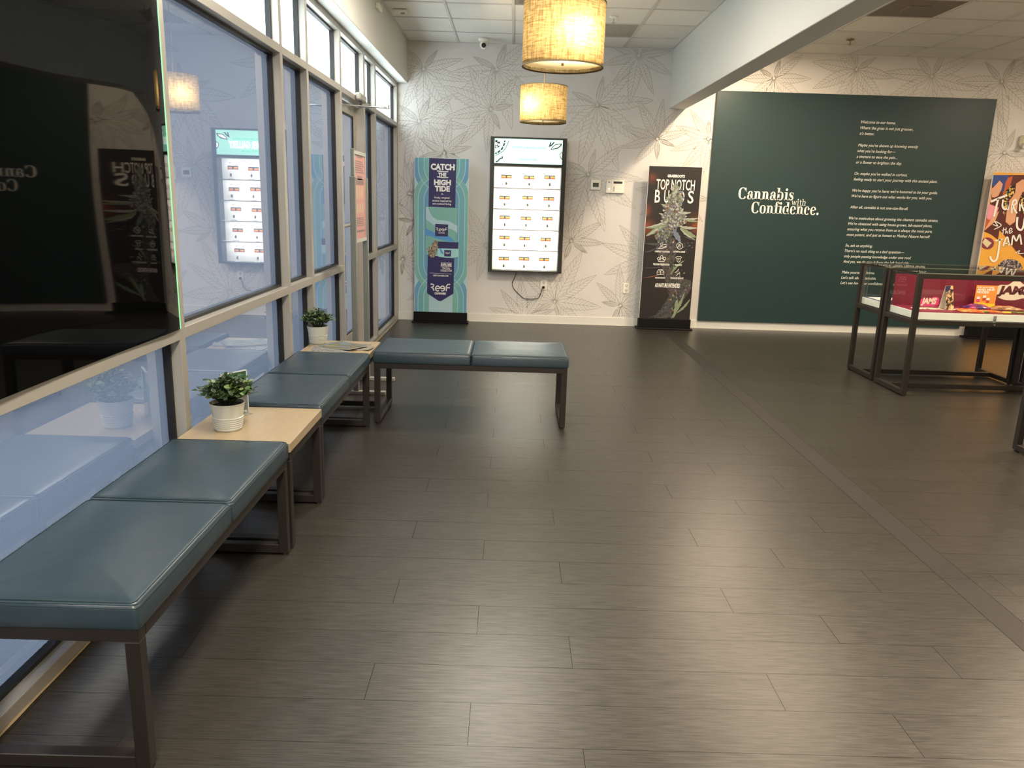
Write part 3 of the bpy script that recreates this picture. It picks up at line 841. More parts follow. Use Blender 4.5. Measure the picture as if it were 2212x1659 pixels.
# acrylic sign holder behind the nearer plant
P1 = Vector((-1.222, 3.525)); P2 = Vector((-1.300, 3.400))
t = thing('sign_holder', (P1.x - .05, P1.y - .05, .48), 'clear acrylic sign holder standing behind the nearer plant', 'sign holder')
dv = (P2 - P1).normalized(); nv = Vector((-dv.y, dv.x))
def slab(mb, A, B, off0, off1, z0, z1, mi=0):
    q = [A + nv * off0, B + nv * off0, B + nv * off1, A + nv * off1]
    mb.add([(p.x, p.y, z) for z in (z0, z1) for p in q], [(3, 2, 1, 0), (4, 5, 6, 7), (0, 1, 5, 4), (1, 2, 6, 5), (2, 3, 7, 6), (3, 0, 4, 7)], mi)
mb = MB(); slab(mb, P1, P2, -.004, .004, .484, .692); obj('clear_panel', mb, M_acryl, t)
mb = MB(); slab(mb, P1, P1 + dv * .004, -.005, .005, .484, .692); slab(mb, P2 - dv * .004, P2, -.005, .005, .484, .692); slab(mb, P1, P2, -.005, .005, .688, .692); obj('bright_edge', mb, M_acryledge, t)
mb = MB(); slab(mb, P1, P2, -.035, .035, .480, .484); obj('foot', mb, M_acryl, t)
M_card = mat('dark_green_card', (.02, .08, .035), .5)
mb = MB(); slab(mb, P1 + dv * .008, P2 - dv * .008, -.0015, .0015, .50, .686); obj('insert_card', mb, mat('grey_card', (.12, .13, .12), .6), t)
mb = MB(); slab(mb, P1 + dv * .008, P2 - dv * .008, -.003, .003, .645, .684); obj('green_heading', mb, M_card, t)

M_pages = mat('paper_pages', (.42, .42, .40), .6)
# magazines on the far table
def magazine(cx, cy, z, w, l, rot, mcols, lab, curl=.0):
    t = thing('magazine', (cx, cy, z), lab, 'magazine', 'magazines on the far table')
    c, s_ = math.cos(rot), math.sin(rot); n = 10
    def T(u, v, zz): return (cx + c * u - s_ * v, cy + s_ * u + c * v, zz)
    for nm, m_, za, zb, ins in (('pages', M_pages, 0, .004, .0), ('cover', mcols, .004, .0047, .001)):
        mb = MB(); rings = []
        for i in range(n + 1):
            u = -w / 2 + w * i / n; lift = curl * max(0, (i / n - .6) / .4) ** 2 + .001 * math.sin(i)
            rings.append([T(u, -l / 2 + ins, z + za + lift + .001), T(u, l / 2 - ins, z + za + lift + .001), T(u, l / 2 - ins, z + zb + lift + .001), T(u, -l / 2 + ins, z + zb + lift + .001)])
        mb.loft(rings); obj(nm, mb, m_, t)
def photo_mat(name, ramp, scale, seed=0, stretch=(1, 1, 1)):
    m = bpy.data.materials.new(name); m.use_nodes = True
    nt = m.node_tree; N = nt.nodes; L = nt.links; p = N['Principled BSDF']; p.inputs['Roughness'].default_value = .35
    tc = N.new('ShaderNodeTexCoord'); mp = N.new('ShaderNodeMapping'); mp.inputs['Scale'].default_value = stretch; mp.inputs['Location'].default_value = (seed, seed * .7, 0)
    L.new(tc.outputs['Object'], mp.inputs['Vector'])
    nz = N.new('ShaderNodeTexNoise'); nz.inputs['Scale'].default_value = scale; nz.inputs['Detail'].default_value = 5
    L.new(mp.outputs['Vector'], nz.inputs['Vector'])
    cr = N.new('ShaderNodeValToRGB'); e = cr.color_ramp.elements
    e[0].position = ramp[0][0]; e[0].color = (*ramp[0][1], 1); e[1].position = ramp[-1][0]; e[1].color = (*ramp[-1][1], 1)
    for pos, c_ in ramp[1:-1]:
        k = e.new(pos); k.color = (*c_, 1)
    L.new(nz.outputs['Fac'], cr.inputs['Fac']); L.new(cr.outputs['Color'], p.inputs['Base Color'])
    return m
M_mag1 = photo_mat('landscape_cover', [(.3, (.09, .14, .20)), (.48, (.16, .20, .22)), (.56, (.13, .12, .05)), (.7, (.28, .26, .18))], 9, 2)
M_mag2 = photo_mat('newsprint_cover', [(.35, (.03, .035, .04)), (.5, (.22, .22, .21)), (.7, (.36, .36, .34))], 60, 5)
M_mag3 = photo_mat('portrait_cover', [(.35, (.2, .19, .17)), (.55, (.36, .35, .31)), (.7, (.08, .06, .05))], 22, 9)
magazine(-1.19, 5.12, .480, .26, .20, .15, M_mag2, 'black-and-white printed magazine at the bottom of the pile', 0)
magazine(-1.125, 5.22, .4857, .29, .22, -.55, M_mag1, 'magazine with a blue and olive landscape cover on top', .010)
magazine(-.99, 5.17, .481, .13, .10, -.25, M_mag3, 'small pale leaflet at the right end of the magazines', .008)

# ------------------------------------------------------------------ poster stand in front of the door
M_post = mat('stand_grey', (.20, .21, .19), .4, metal=.3, vary=.06)
t = thing('poster_stand', (-1.16, 6.05, 0), 'silver floor stand holding a pink poster before the glass door', 'sign stand')
for y in (5.80, 6.275):
    mb = MB(); mb.cbox(-1.187, -1.145, y - .018, y + .018, .03, 1.63, c=.004); po = obj('post', mb, M_post, t)
    mb = MB(); mb.cbox(-1.36, -.94, y - .02, y + .02, 0, .03, c=.004); obj('foot_bar', mb, M_alu, t)
mb = MB(); mb.cbox(-1.178, -1.154, 5.80 - .012, 5.80 + .012, 1.63, 1.825, c=.003); obj('inner_post', mb, M_post, t)
mb = MB(); mb.cbox(-1.18, -1.15, 5.818, 6.257, .10, .13, c=.003); obj('cross_bar', mb, M_alu, t)
fr = MB(); ring(fr, -1.176, -1.154, 5.812, 6.262, 1.15, 1.815, .026); obj('frame', fr, M_alu, t)
mb = MB(); mb.box(-1.168, -1.160, 5.83, 6.24, 1.17, 1.80); ps_ = obj('poster', mb, mat('pink_poster', (.46, .20, .175), .45, vary=.05), t)
M_pk = mat('poster_ink_grey', (.20, .12, .11), .5); M_pk2 = mat('poster_ink_cream', (.48, .32, .20), .5)
mb = MB()
for (z0, z1, n) in ((1.66, 1.755, 6), (1.27, 1.34, 5)):
    for k in range(n):
        zz = z0 + (z1 - z0) * k / n; mb.box(-1.160, -1.1592, 5.87, 6.20 - .03 * (k % 3), zz, zz + (z1 - z0) / n * .55)
    obj('printed_lines', mb, M_pk, ps_); mb = MB()
mb.box(-1.160, -1.1592, 5.93, 6.14, 1.77, 1.785); mb.box(-1.160, -1.1592, 5.88, 6.19, 1.575, 1.62); mb.box(-1.160, -1.1592, 5.95, 6.12, 1.61, 1.64); obj('printed_lines', mb, M_pk, ps_); mb = MB(); mb.box(-1.160, -1.1592, 5.87, 6.2, 1.225, 1.24)
obj('printed_lines', mb, M_pk, ps_)
mb = MB()
for k in range(3):
    y = 5.92 + .10 * k; mb.add([(-1.1592, y - .03, 1.56), (-1.1592, y + .03, 1.575), (-1.1592, y + .035, 1.50), (-1.1592, y, 1.46), (-1.1592, y - .04, 1.49)], [(0, 1, 2, 3, 4)])
    mb.add([(-1.1592, y - .02, 1.44), (-1.1592, y + .03, 1.44), (-1.1592, y + .045, 1.37), (-1.1592, y - .035, 1.37)], [(0, 1, 2, 3)])
obj('printed_figures', mb, M_pk2, ps_)

# ------------------------------------------------------------------ lit strain cabinet on the back wall
CXL, CXR, CZ0, CZ1, CYF = -.278, .617, .643, 2.214, 9.45
M_cab = mat('cabinet_black', (.018, .016, .013), .45)
M_cabin = mat('cabinet_white', (.86, .84, .80), .5, vary=.02)
cab = thing('wall_cabinet', ((CXL + CXR) / 2, (CYF + YB) / 2, CZ0), 'black-framed wall cabinet of brightly lit shelves under a mint header', 'cabinet')
XI0, XI1 = CXL + .047, CXR - .05
mb = MB()
mb.cbox(CXL, XI0, CYF, YB - .001, CZ0, CZ1); mb.cbox(XI1, CXR, CYF, YB - .001, CZ0, CZ1)
mb.cbox(XI0, XI1, CYF, YB - .001, CZ1 - .020, CZ1); mb.cbox(XI0, XI1, CYF, YB - .001, CZ0, CZ0 + .018)
obj('cabinet_frame', mb, M_cab, cab)
mb = MB(); mb.cbox(XI0, XI1, CYF, YB - .002, 1.886, 1.915); obj('header_bar', mb, M_cab, cab)
mb = MB(); mb.box(XI0, XI1, YB - .012, YB - .002, CZ0 + .018, 1.886); obj('back_panel', mb, M_cabin, cab)
M_mint = emis('lit_mint_header', (.50, .97, .74), .52, (.4, .9, .7))
mb = MB(); mb.box(XI0, XI1, CYF + .012, CYF + .02, 1.915, CZ1 - .02); hd = obj('header_panel', mb, M_mint, cab, label='backlit mint green header panel')
PH = Plane(CYF + .012)
M_hw = emis('lit_white_lettering', (1, 1, .97), 1.4); M_hg = mat('header_grey_print', (.02, .03, .03), .5); M_hgr = emis('lit_green_lettering', (.10, .55, .28), .9)
HW = lambda x, y: (lambda p: (p[0], p[2]))(at(1040 + x / 8.295, 280 + y / 8.295, 1, CYF + .012))
mb = MB(); z_ = 1.99
text(mb, PH, 'FLOWER GALLERY', (XI0 + XI1) / 2, 1.995, w=.50, h=.075, bold=.03, center=True); obj('lettering', mb, M_hw, hd)
mb = MB(); text(mb, PH, 'AN EXHIBIT OF MASTERFUL STRAINS', (XI0 + XI1) / 2, 2.090, w=.40, h=.017, bold=.02, center=True)
text(mb, PH, 'CURATED CANNABIS', (XI0 + XI1) / 2, 1.956, w=.21, h=.016, bold=.02, center=True); obj('small_lettering', mb, M_hgr, hd)
mb = MB()
poly(mb, PH, [HW(*q) for q in [(247, 190), (290, 186), (325, 215), (343, 262), (325, 305), (290, 325), (247, 335)]], .001)
o1 = [HW(*q) for q in [(420, 195), (405, 270), (370, 340), (315, 395), (247, 430)]]; stroke(mb, PH, o1, .018, .001)
o2 = [HW(*q) for q in [(490, 195), (470, 260), (430, 340), (370, 400), (247, 468)]]; stroke(mb, PH, o2, .007, .001)
poly(mb, PH, [HW(*q) for q in [(1240, 362), (1262, 315), (1330, 262), (1450, 250), (1425, 300), (1360, 345)]], .001)
poly(mb, PH, [HW(*q) for q in [(1205, 318), (1232, 226), (1252, 226), (1240, 280), (1290, 226), (1318, 226), (1262, 290)]], .001)
poly(mb, PH, [HW(*q) for q in [(1448, 390), (1398, 440), (1410, 500), (1448, 550)]], .001)
stroke(mb, PH, [HW(*q) for q in [(375, 475), (375, 510), (330, 520), (300, 560), (260, 580)]], .014, .001)
obj('line_drawing', mb, M_hg, hd)
mb = MB()
for q in [(265, 252, 22), (315, 270, 19), (275, 305, 13), (300, 205, 10)]:
    a = HW(q[0], q[1]); poly(mb, PH, ell(a[0], a[1], q[2] / 8.295 * .0057, q[2] / 8.295 * .0057, 12), .002)
for i in range(4):
    a = Vector(o1[i]); b = Vector(o1[i + 1]); c_ = (a + b) / 2; poly(mb, PH, ell(c_.x, c_.y, .005, .005, 8), .002)
poly(mb, PH, [HW(*q) for q in [(1262, 345), (1285, 315), (1335, 278), (1415, 270), (1395, 298), (1345, 325)]], .002)
poly(mb, PH, [HW(*q) for q in [(1440, 415), (1412, 445), (1422, 490), (1440, 515)]], .002)
obj('line_drawing_fill', mb, M_hw, hd)
SH = [1.637, 1.394, 1.154, .912]
M_shelf = mat('shelf_white', (.82, .78, .74), .3); M_shelfe = mat('shelf_edge', (.25, .15, .13), .5)
for z in SH:
    mb = MB(); mb.cbox(XI0, XI1, CYF + .012, YB - .012, z - .008, z, c=.001); s_ = obj('shelf', mb, M_shelf, cab)
    mb = MB(); mb.box(XI0, XI1, CYF + .0105, CYF + .012, z - .007, z - .002); obj('shelf_edge', mb, M_shelfe, s_)
mb = MB(); mb.box(XI0, XI1, CYF + .004, CYF + .007, CZ0 + .02, 1.884); obj('glass_door', mb, M_glass, cab)
tops = [1.886] + SH; bots = [z for z in SH] + [CZ0 + .018]
for zt in tops:
    area('shelf_led', ((XI0 + XI1) / 2, CYF + .035, zt - .014), (math.radians(22), 0, 0), XI1 - XI0 - .06, .02, 1.5, (1.0, .93, .84)).parent = None
for zt in tops:
    mb = MB(); mb.box(XI0 + .02, XI1 - .02, CYF + .022, CYF + .048, zt - .011, zt - .008 if zt < 1.8 else zt); obj('led_strip', mb, M_cabin, cab)
M_cn = mat('strain_card_navy', (.012, .028, .045), .5); M_co = mat('strain_card_orange', (.62, .09, .02), .5); M_cy = mat('strain_card_yellow', (.70, .33, .06), .5)
M_ink = mat('grey_ink', (.12, .11, .10), .6); M_bud = mat('bud_green_brown', (.085, .072, .030), .8, vary=.5, vscale=90, bump=.8, bscale=200)
M_strcard = mat('white_card', (.85, .84, .81), .5)
colx = [(-.084, .190, .436), (-.098, .178, .436), (-.09, .168, .426), (-.088, .158, .416), (-.088, .160, .408)]
rown = ['top', 'second', 'middle', 'fourth', 'bottom']; coln = ['left', 'centre', 'right']
rb = random.Random(4)
for r in range(5):
    zb = bots[r]; hh = tops[r] - zb
    for c_ in range(3):
        x = colx[r][c_]; yb = YB - .022; zc = zb + hh * .54 + rb.uniform(-.006, .006)
        k = thing('strain_card', (x, YB - .012, zc), 'small navy and orange strain card, %s column of the %s cabinet shelf' % (coln[c_], rown[r]), 'card', 'strain cards in the lit cabinet')
        PK = Plane(YB - .0125)
        b = MB(); b.box(x - .066, x + .066, YB - .0125, YB - .0121, zc - .026, zc + .07); obj('card', b, M_strcard, k)
        b = MB(); poly(b, PK, [(x - .064, zc - .022), (x + .064, zc - .022), (x + .064, zc + .022), (x - .064, zc + .022)], .0006); obj('navy_band', b, M_cn, k)
        b = MB()
        for sg in (-1, 1): poly(b, PK, [(x + sg * .033 - .024, zc - .018), (x + sg * .033 + .024, zc - .018), (x + sg * .033 + .024, zc + .002), (x + sg * .033 - .024, zc + .004)], .0012)
        obj('orange_field', b, M_co, k)
        b = MB()
        for sg in (-1, 1):
            for q in range(4): poly(b, PK, ell(x + sg * .033 - .018 + q * .012, zc + .002, .0055, .009, 8), .0018)
        obj('yellow_marks', b, M_cy, k)
        b = MB()
        for q in range(3): poly(b, PK, [(x - .06, zc + .034 + q * .012), (x - .06 + rb.uniform(.02, .05), zc + .034 + q * .012), (x - .06 + .03, zc + .038 + q * .012), (x - .06, zc + .038 + q * .012)], .0006)
        poly(b, PK, [(x + .015, zc + .05), (x + .045, zc + .05), (x + .045, zc + .056), (x + .015, zc + .056)], .0006)
        obj('fine_print', b, M_ink, k)
        y = CYF + .075
        st = thing('display_block', (x, y, zb), 'clear acrylic block, %s column of the %s cabinet shelf' % (coln[c_], rown[r]), 'display stand', 'acrylic blocks in the lit cabinet')
        b = MB(); b.cbox(x - .032, x + .032, y - .025, y + .025, zb, zb + .010, c=.002); obj('plinth', b, M_acryledge, st)
        b = MB(); b.cbox(x - .003, x + .003, y - .003, y + .003, zb + .010, zb + .034, c=.001); obj('riser', b, M_acryl, st)
        b = MB(); sd = r * 3 + c_
        b.sphere((x, y, zb + .034 + .016), .012, 10, 7, (.85, .85, 1.5), .7, sd); b.sphere((x + .004, y, zb + .034 + .010), .009, 8, 6, (1.1, 1, 1), .6, sd + 9)
        obj('cannabis_bud', b, M_bud, label='dried cannabis bud, %s column of the %s cabinet shelf' % (coln[c_], rown[r]), cat='cannabis bud', group='buds in the lit cabinet')

# power cord and outlets
def outlet(x, z, lab):
    t = thing('wall_outlet', (x, YB, z), lab, 'outlet')
    mb = MB(); mb.cbox(x - .041, x + .041, YB - .008, YB - .0005, z - .064, z + .064, c=.003); obj('cover_plate', mb, M_plastic, t)
    for sg in (1, -1):
        mb = MB(); zc = z + sg * .028; mb.lathe([(.001, 0)], 0, 0, 3) if False else None
        poly(mb, Plane(YB - .008), ell(x, zc, .018, .02, 20), .0014); rc = obj('receptacle', mb, M_base, t)
        mb = MB(); PO = Plane(YB - .0095)
        poly(mb, PO, [(x - .010, zc - .003), (x - .006, zc - .003), (x - .006, zc + .011), (x - .010, zc + .011)], .0006); poly(mb, PO, [(x + .006, zc - .003), (x + .010, zc - .003), (x + .010, zc + .011), (x + .006, zc + .011)], .0006); poly(mb, PO, ell(x, zc - .011, .0045, .0045, 8), .0006)
        obj('slots', mb, M_dark, rc)
outlet(.414, .482, 'white wall outlet under the lit cabinet with a black plug in it')
outlet(1.443, .473, 'white wall outlet low on the wall left of the black banner')
pts = []
raw = [(.076, .640), (.05, .56), (.023, .49), (.05, .42), (.134, .34), (.165, .315), (.20, .306), (.26, .305), (.319, .309), (.350, .322), (.371, .350), (.386, .40), (.400, .44), (.412, .458)]
def cr_spline(P, n=5):
    out = []
    for i in range(len(P) - 1):
        p0 = Vector(P[max(i - 1, 0)]); p1 = Vector(P[i]); p2 = Vector(P[i + 1]); p3 = Vector(P[min(i + 2, len(P) - 1)])
        for k in range(n):
            t_ = k / n
            out.append(.5 * ((2 * p1) + (p2 - p0) * t_ + (2 * p0 - 5 * p1 + 4 * p2 - p3) * t_ ** 2 + (3 * p1 - p0 - 3 * p2 + p3) * t_ ** 3))
    out.append(Vector(P[-1])); return out
t = thing('power_cord', (.2, YB - .02, .3), 'black power cord looping down from the lit cabinet to the outlet', 'cord')
mb = MB(); mb.tube([(p.x, YB - .025 + .01 * math.sin(i * .1), p.y) for i, p in enumerate(cr_spline(raw))], .0042, 8); obj('cable', mb, M_cord, t, smooth=True)
mb = MB(); mb.cbox(.398, .428, YB - .042, YB - .009, .440, .468, c=.005); obj('plug', mb, M_cord, t)

# thermostat and keypad
t = thing('thermostat', (.993, YB, 1.70), 'square white thermostat with a grey screen on the back wall', 'thermostat')
mb = MB(); mb.cbox(.932, 1.055, YB - .026, YB - .001, 1.642, 1.762, c=.007); obj('housing', mb, M_plastic, t)
mb = MB(); mb.box(.958, 1.030, YB - .0275, YB - .026, 1.678, 1.728); obj('screen', mb, M_screen, t)
mb = MB(); mb.box(.958, 1.030, YB - .0272, YB - .026, 1.668, 1.673); obj('label_strip', mb, M_white, t)
t = thing('alarm_keypad', (1.228, YB, 1.69), 'white alarm keypad panel right of the thermostat', 'keypad')
mb = MB(); mb.cbox(1.118, 1.338, YB - .032, YB - .001, 1.612, 1.765, c=.005); obj('housing', mb, M_plastic, t)
mb = MB(); mb.box(1.205, 1.310, YB - .0335, YB - .032, 1.725, 1.750); obj('screen', mb, M_dark, t)
mb = MB(); mb.cbox(1.18, 1.183, YB - .0335, YB - .032, 1.615, 1.762, c=.0004); obj('hinge_line', mb, M_vent, t)
for k in range(4):
    mb = MB(); mb.cbox(1.204, 1.222, YB - .0345, YB - .032, 1.678 - k * .015, 1.689 - k * .015, c=.001); obj('button', mb, M_vent, t)
mb = MB(); poly(mb, Plane(YB - .032), ell(1.156, 1.662, .006, .006, 12), .001); obj('status_light', mb, emis('led_white', (1, 1, .9), 2.5), t)
mb = MB(); poly(mb, Plane(YB - .032), [(1.14, 1.73), (1.165, 1.73), (1.165, 1.75), (1.14, 1.75)], .001); obj('speaker_grille', mb, M_vent, t)
# emergency light at the right edge
t = thing('emergency_light', (6.12, YB, 2.36), 'beige emergency light box on the wall above the orange banner', 'emergency light')
mb = MB(); mb.cbox(5.985, 6.34, YB - .07, YB - .001, 2.285, 2.42, c=.02); obj('housing', mb, mat('beige_plastic', (.50, .45, .33), .5), t)
for x in (6.02, 6.30):
    mb = MB(); mb.tube([(x, YB - .05, 2.30), (x, YB - .10, 2.29)], .034, 16); h_ = obj('lamp_head', mb, M_vent, t, smooth=True)
    mb = MB(); mb.tube([(x, YB - .10, 2.29), (x, YB - .104, 2.289)], .025, 16); obj('lens', mb, M_chrome, h_, smooth=True)

# ------------------------------------------------------------------ green wall panel with raised message
GX0, GX1, GZ0, GZ1, GY = 2.355, 5.635, .100, 2.812, 9.57
gp = thing('wall_panel', ((GX0 + GX1) / 2, GY + .02, GZ0), 'large dark green wall panel with a cream welcome message', 'wall panel')
mb = MB(); mb.cbox(GX0, GX1, GY, YB - .001, GZ0, GZ1, c=.002); obj('board', mb, M_green, gp)
PG = Plane(GY)
msg = [('Welcome to our home.', 0), ('Where the grass is not just greener,', 1), ("it's better.", 2),
       ('Maybe you\u2019ve shown up knowing exactly', 4), ('what you\u2019re looking for\u2014', 5), ('a tincture to ease the pain...', 6), ('or a flower to brighten the day.', 7),
       ('Or, maybe you\u2019ve walked in curious,', 9), ('feeling ready to start your journey with this ancient plant.', 10),
       ('We\u2019re happy you\u2019re here; we\u2019re honored to be your guide.', 12), ('We\u2019re here to figure out what works for you, with you.', 13),
       ('After all, cannabis is not one-size-fits-all.', 15),
       ('We\u2019re meticulous about growing the cleanest cannabis strains.', 17), ('We\u2019re obsessed with using house-grown, lab-tested plants,', 18), ('ensuring what you receive from us is always the most pure,', 19), ('most potent, and just as honest as Mother Nature herself.', 20),
       ('So, ask us anything.', 22), ('There\u2019s no such thing as a bad question\u2014', 23), ('only people passing knowledge under one roof.', 24), ('And yes, we do pass it from the left-hand side.', 25),
       ('Make yourself at home.', 27), ('Let\u2019s talk about cannabis.', 28), ('Let\u2019s see how your confidence blooms.', 29)]
vw, _ = glyphs(msg[12][0], .0, .25)
unit = 1.085 / (vw[:, 0].max() - vw[:, 0].min())
dz = (2.505 - .616) / 29
mb = MB()
for s_, i in msg:
    v_, f_ = glyphs(s_, .002, .25, 3)
    mn = v_[:, 0].min()
    mb.add([PG.p(4.076 + (a - mn) * unit, 2.497 - dz * i + b * unit * 1.10, .0012) for a, b in v_], f_)
obj('message_lettering', mb, M_white, gp)

# serif wordmark, drawn letter by letter (x-height 1 unit = xh)
def word(mb, s, x, z, xh, track=.10, wt=.30, thin=.075):
    """simple high-contrast serif letters"""
    P_ = PG; D = .0035
    def R_(a, b, c, d): poly(mb, P_, [(x + a * xh, z + b * xh), (x + c * xh, z + b * xh), (x + c * xh, z + d * xh), (x + a * xh, z + d * xh)], D)
    def Sf(cx, b, w=.62, hgt=thin): R_(cx - w / 2, b, cx + w / 2, b + hgt)
    def Arc(cx, cz, rx, rz, a0, a1, wmax, wmin, ph=0.0, n=26):
        """ring band whose width swells at the left and right sides"""
        pts = []; ws = []
        for i in range(n + 1):
            a = a0 + (a1 - a0) * i / n; c_ = abs(math.cos(a - ph))
            w_ = wmin + (wmax - wmin) * c_ ** 1.6
            pts.append((x + (cx + (rx - w_ / 2) * math.cos(a)) * xh, z + (cz + (rz - w_ * .5 * 0 - wmin / 2) * math.sin(a)) * xh)); ws.append(w_ * xh)
        stroke(mb, P_, pts, ws, D)
    def Dot(cx, cz, r): poly(mb, P_, ell(x + cx * xh, z + cz * xh, r * xh, r * xh, 16), D)
    W2 = wt / 2; asc = 1.52; cap = 1.42
    for ch in s:
        if ch == 'C':
            Arc(.66, cap / 2, .64, cap / 2 + .03, .62, 2 * PI - .62, wt * 1.12, thin)
            R_(1.10, cap * .64, 1.16, cap + .02); adv = 1.27
        elif ch == 'a':
            Arc(.40, .27, .36, .30, PI * .25, PI * 1.9, wt * .9, thin)
            R_(.55, .05, .55 + wt, .72); Arc(.50, .66, .35, .36, 0, PI * .80, wt * .9, thin); Dot(.22, .74, .13)
            stroke(mb, P_, [(x + .70 * xh, z + .10 * xh), (x + .88 * xh, z + .02 * xh), (x + 1.0 * xh, z + .06 * xh)], thin * 1.3 * xh, D); adv = 1.0
        elif ch in 'nh':
            tall = asc if ch == 'h' else 1.0
            R_(.14, 0, .14 + wt, tall); Sf(.14 + W2, 0); R_(-.02, tall - thin, .2, tall)
            Arc(.60, .60, .36, .42, 0, PI * .75, wt, thin * 1.4); R_(.66, 0, .66 + wt, .62); Sf(.66 + W2, 0); adv = 1.16
        elif ch == 'b':
            R_(.12, .02, .12 + wt, asc); R_(-.04, asc - thin, .2, asc); Arc(.56, .5, .46, .53, -PI * .85, PI * .85, wt, thin); adv = 1.12
        elif ch == 'd':
            Arc(.48, .5, .46, .53, PI * .15, PI * 1.85, wt, thin); R_(.64, .02, .64 + wt, asc); R_(.48, asc - thin, .72, asc); R_(.64, 0, 1.08, thin); adv = 1.12
        elif ch == 'i':
            R_(.14, 0, .14 + wt, 1.0); Sf(.14 + W2, 0); R_(-.02, 1 - thin, .2, 1.0); Dot(.14 + W2, 1.33, .17); adv = .58
        elif ch == 's':
            stroke(mb, P_, [(x + a * xh, z + b * xh) for a, b in [(.70, .78), (.62, .92), (.42, .97), (.22, .88), (.20, .72), (.36, .58), (.56, .45), (.66, .30), (.60, .12), (.40, .03), (.18, .10), (.10, .26)]],
                   [thin * xh, thin * xh, thin * 1.2 * xh, wt * .6 * xh, wt * .8 * xh, wt * 1.05 * xh, wt * 1.05 * xh, wt * .8 * xh, wt * .6 * xh, thin * 1.2 * xh, thin * xh, thin * xh], D)
            R_(.68, .66, .73, 1.0); R_(.08, 0, .13, .34); adv = .84
        elif ch == 'o':
            Arc(.50, .5, .48, .53, 0, 2 * PI, wt, thin); adv = 1.05
        elif ch == 'f':
            R_(.16, 0, .16 + wt, 1.2); Sf(.16 + W2, 0); R_(-.02, 1 - thin, .66, 1.0); Arc(.48, 1.18, .32, .36, PI * .25, PI, wt * .8, thin); Dot(.68, 1.36, .12); adv = .66
        elif ch == 'e':
            Arc(.48, .5, .46, .53, .0, PI * 1.80, wt, thin); R_(.26, .50, .92, .50 + thin); R_(.66, .5, .94, .60); adv = .98
        elif ch == 'c':
            Arc(.46, .5, .44, .53, PI * .3, PI * 1.75, wt, thin); Dot(.70, .72, .15); adv = .92
        elif ch == 't':
            R_(.14, .12, .14 + wt, 1.3); R_(-.02, 1 - thin, .54, 1.0); Arc(.40, .2, .26, .22, PI, PI * 1.75, wt * .8, thin); adv = .60
        elif ch == 'w':
            for o_ in (0, .52):
                stroke(mb, P_, [(x + (.06 + o_) * xh, z + .98 * xh), (x + (.33 + o_) * xh, z)], wt * .9 * xh, D); stroke(mb, P_, [(x + (.33 + o_) * xh, z), (x + (.60 + o_) * xh, z + .98 * xh)], thin * 1.2 * xh, D)
            Sf(.10, 1 - thin, .4); Sf(1.12, 1 - thin, .36); adv = 1.30
        elif ch == '.':
            Dot(.18, .14, .17); adv = .45
        x += (adv + track - .06) * xh
    return x
def fit(s, x0, x1, z, xh, **k):
    tmp = MB(); e = word(tmp, s, 0, 0, 1.0, **k); a = np.array(tmp.v)[:, 0]; sc = (x1 - x0) / (a.max() - a.min())
    t2 = MB(); word(t2, s, 0, 0, 1.0, **k); m0 = a.min()
    return [(x0 + (p[0] - m0) * sc, p[1], z + p[2] * xh) for p in t2.v], t2.f
mb = MB()
for (s_, xa, xb, z, xh, k) in (('Cannabis', 2.712, 3.378, 1.592, .092, {}), ('Confidence.', 2.884, 3.702, 1.430, .092, {}), ('with', 3.362, 3.537, 1.535, .050, dict(wt=.17, thin=.07))):
    v_, f_ = fit(s_, xa, xb, z, xh, **k); mb.add(v_, f_)
obj('wordmark_lettering', mb, M_white, gp)

# ------------------------------------------------------------------ banner stands
def banner(x0, x1, z0, z1, Y, lab, m_panel, foot=.25):
    t = thing('banner_stand', ((x0 + x1) / 2, Y, 0), lab, 'banner', 'banner stands along the back wall')
    mb = MB(); mb.cbox(x0, x1, Y, Y + .014, z0, z1, c=.001); pn = obj('banner_panel', mb, m_panel, t)
    mb = MB(); mb.box(x0 - .003, x0, Y - .001, Y + .016, z0, z1); mb.box(x1, x1 + .003, Y - .001, Y + .016, z0, z1); mb.box(x0 - .003, x1 + .003, Y - .001, Y + .016, z1, z1 + .003); obj('white_edge', mb, M_white, t)
    mb = MB(); mb.cbox(x0 - .012, x1 + .008, Y - .03, Y + .04, .018, z0 + .002, c=.002); obj('base_box', mb, M_blackbase, t)
    mb = MB(); mb.cbox(x0 - .03, x1 + .025, Y - .085, Y + .10, 0, .018, c=.004); obj('base_plate', mb, M_blackbase, t)
    return t, pn
M_blackbase = mat('base_black', (.003, .0025, .0025), .5, spec=.2)

# 1: blue ribbon banner
BY = 9.46; x0, x1, z0, z1 = -1.166, -.530, .125, 1.950
M_b0 = mat('banner_pale_teal', (.40, .58, .62), .5, vary=.03)
M_b1 = mat('banner_blue', (.125, .32, .48), .5, vary=.03); M_b2 = mat('banner_teal', (.145, .38, .42), .5, vary=.03); M_b3 = mat('banner_green', (.19, .43, .38), .5, vary=.03); M_b4 = mat('banner_overlap', (.08, .27, .32), .5)
M_navy = mat('banner_navy', (.022, .018, .10), .5, vary=.03); M_brightblue = mat('pouch_blue', (.08, .30, .62), .5)
bt, bp_ = banner(x0, x1, z0, z1, BY, 'blue ribbon-patterned banner stand reading catch the high tide, by the windows', M_b0)
P1_ = Plane(BY)
A = lambda x, y: (lambda p: (p[0], p[2]))(at(880 + x / 8.293, 330 + y / 8.293, 1, BY))
B = lambda x, y: (lambda p: (p[0], p[2]))(at(880 + x / 8.293, 510 + y / 8.293, 1, BY))
cx = (x0 + x1) / 2; hw = (x1 - x0) / 2
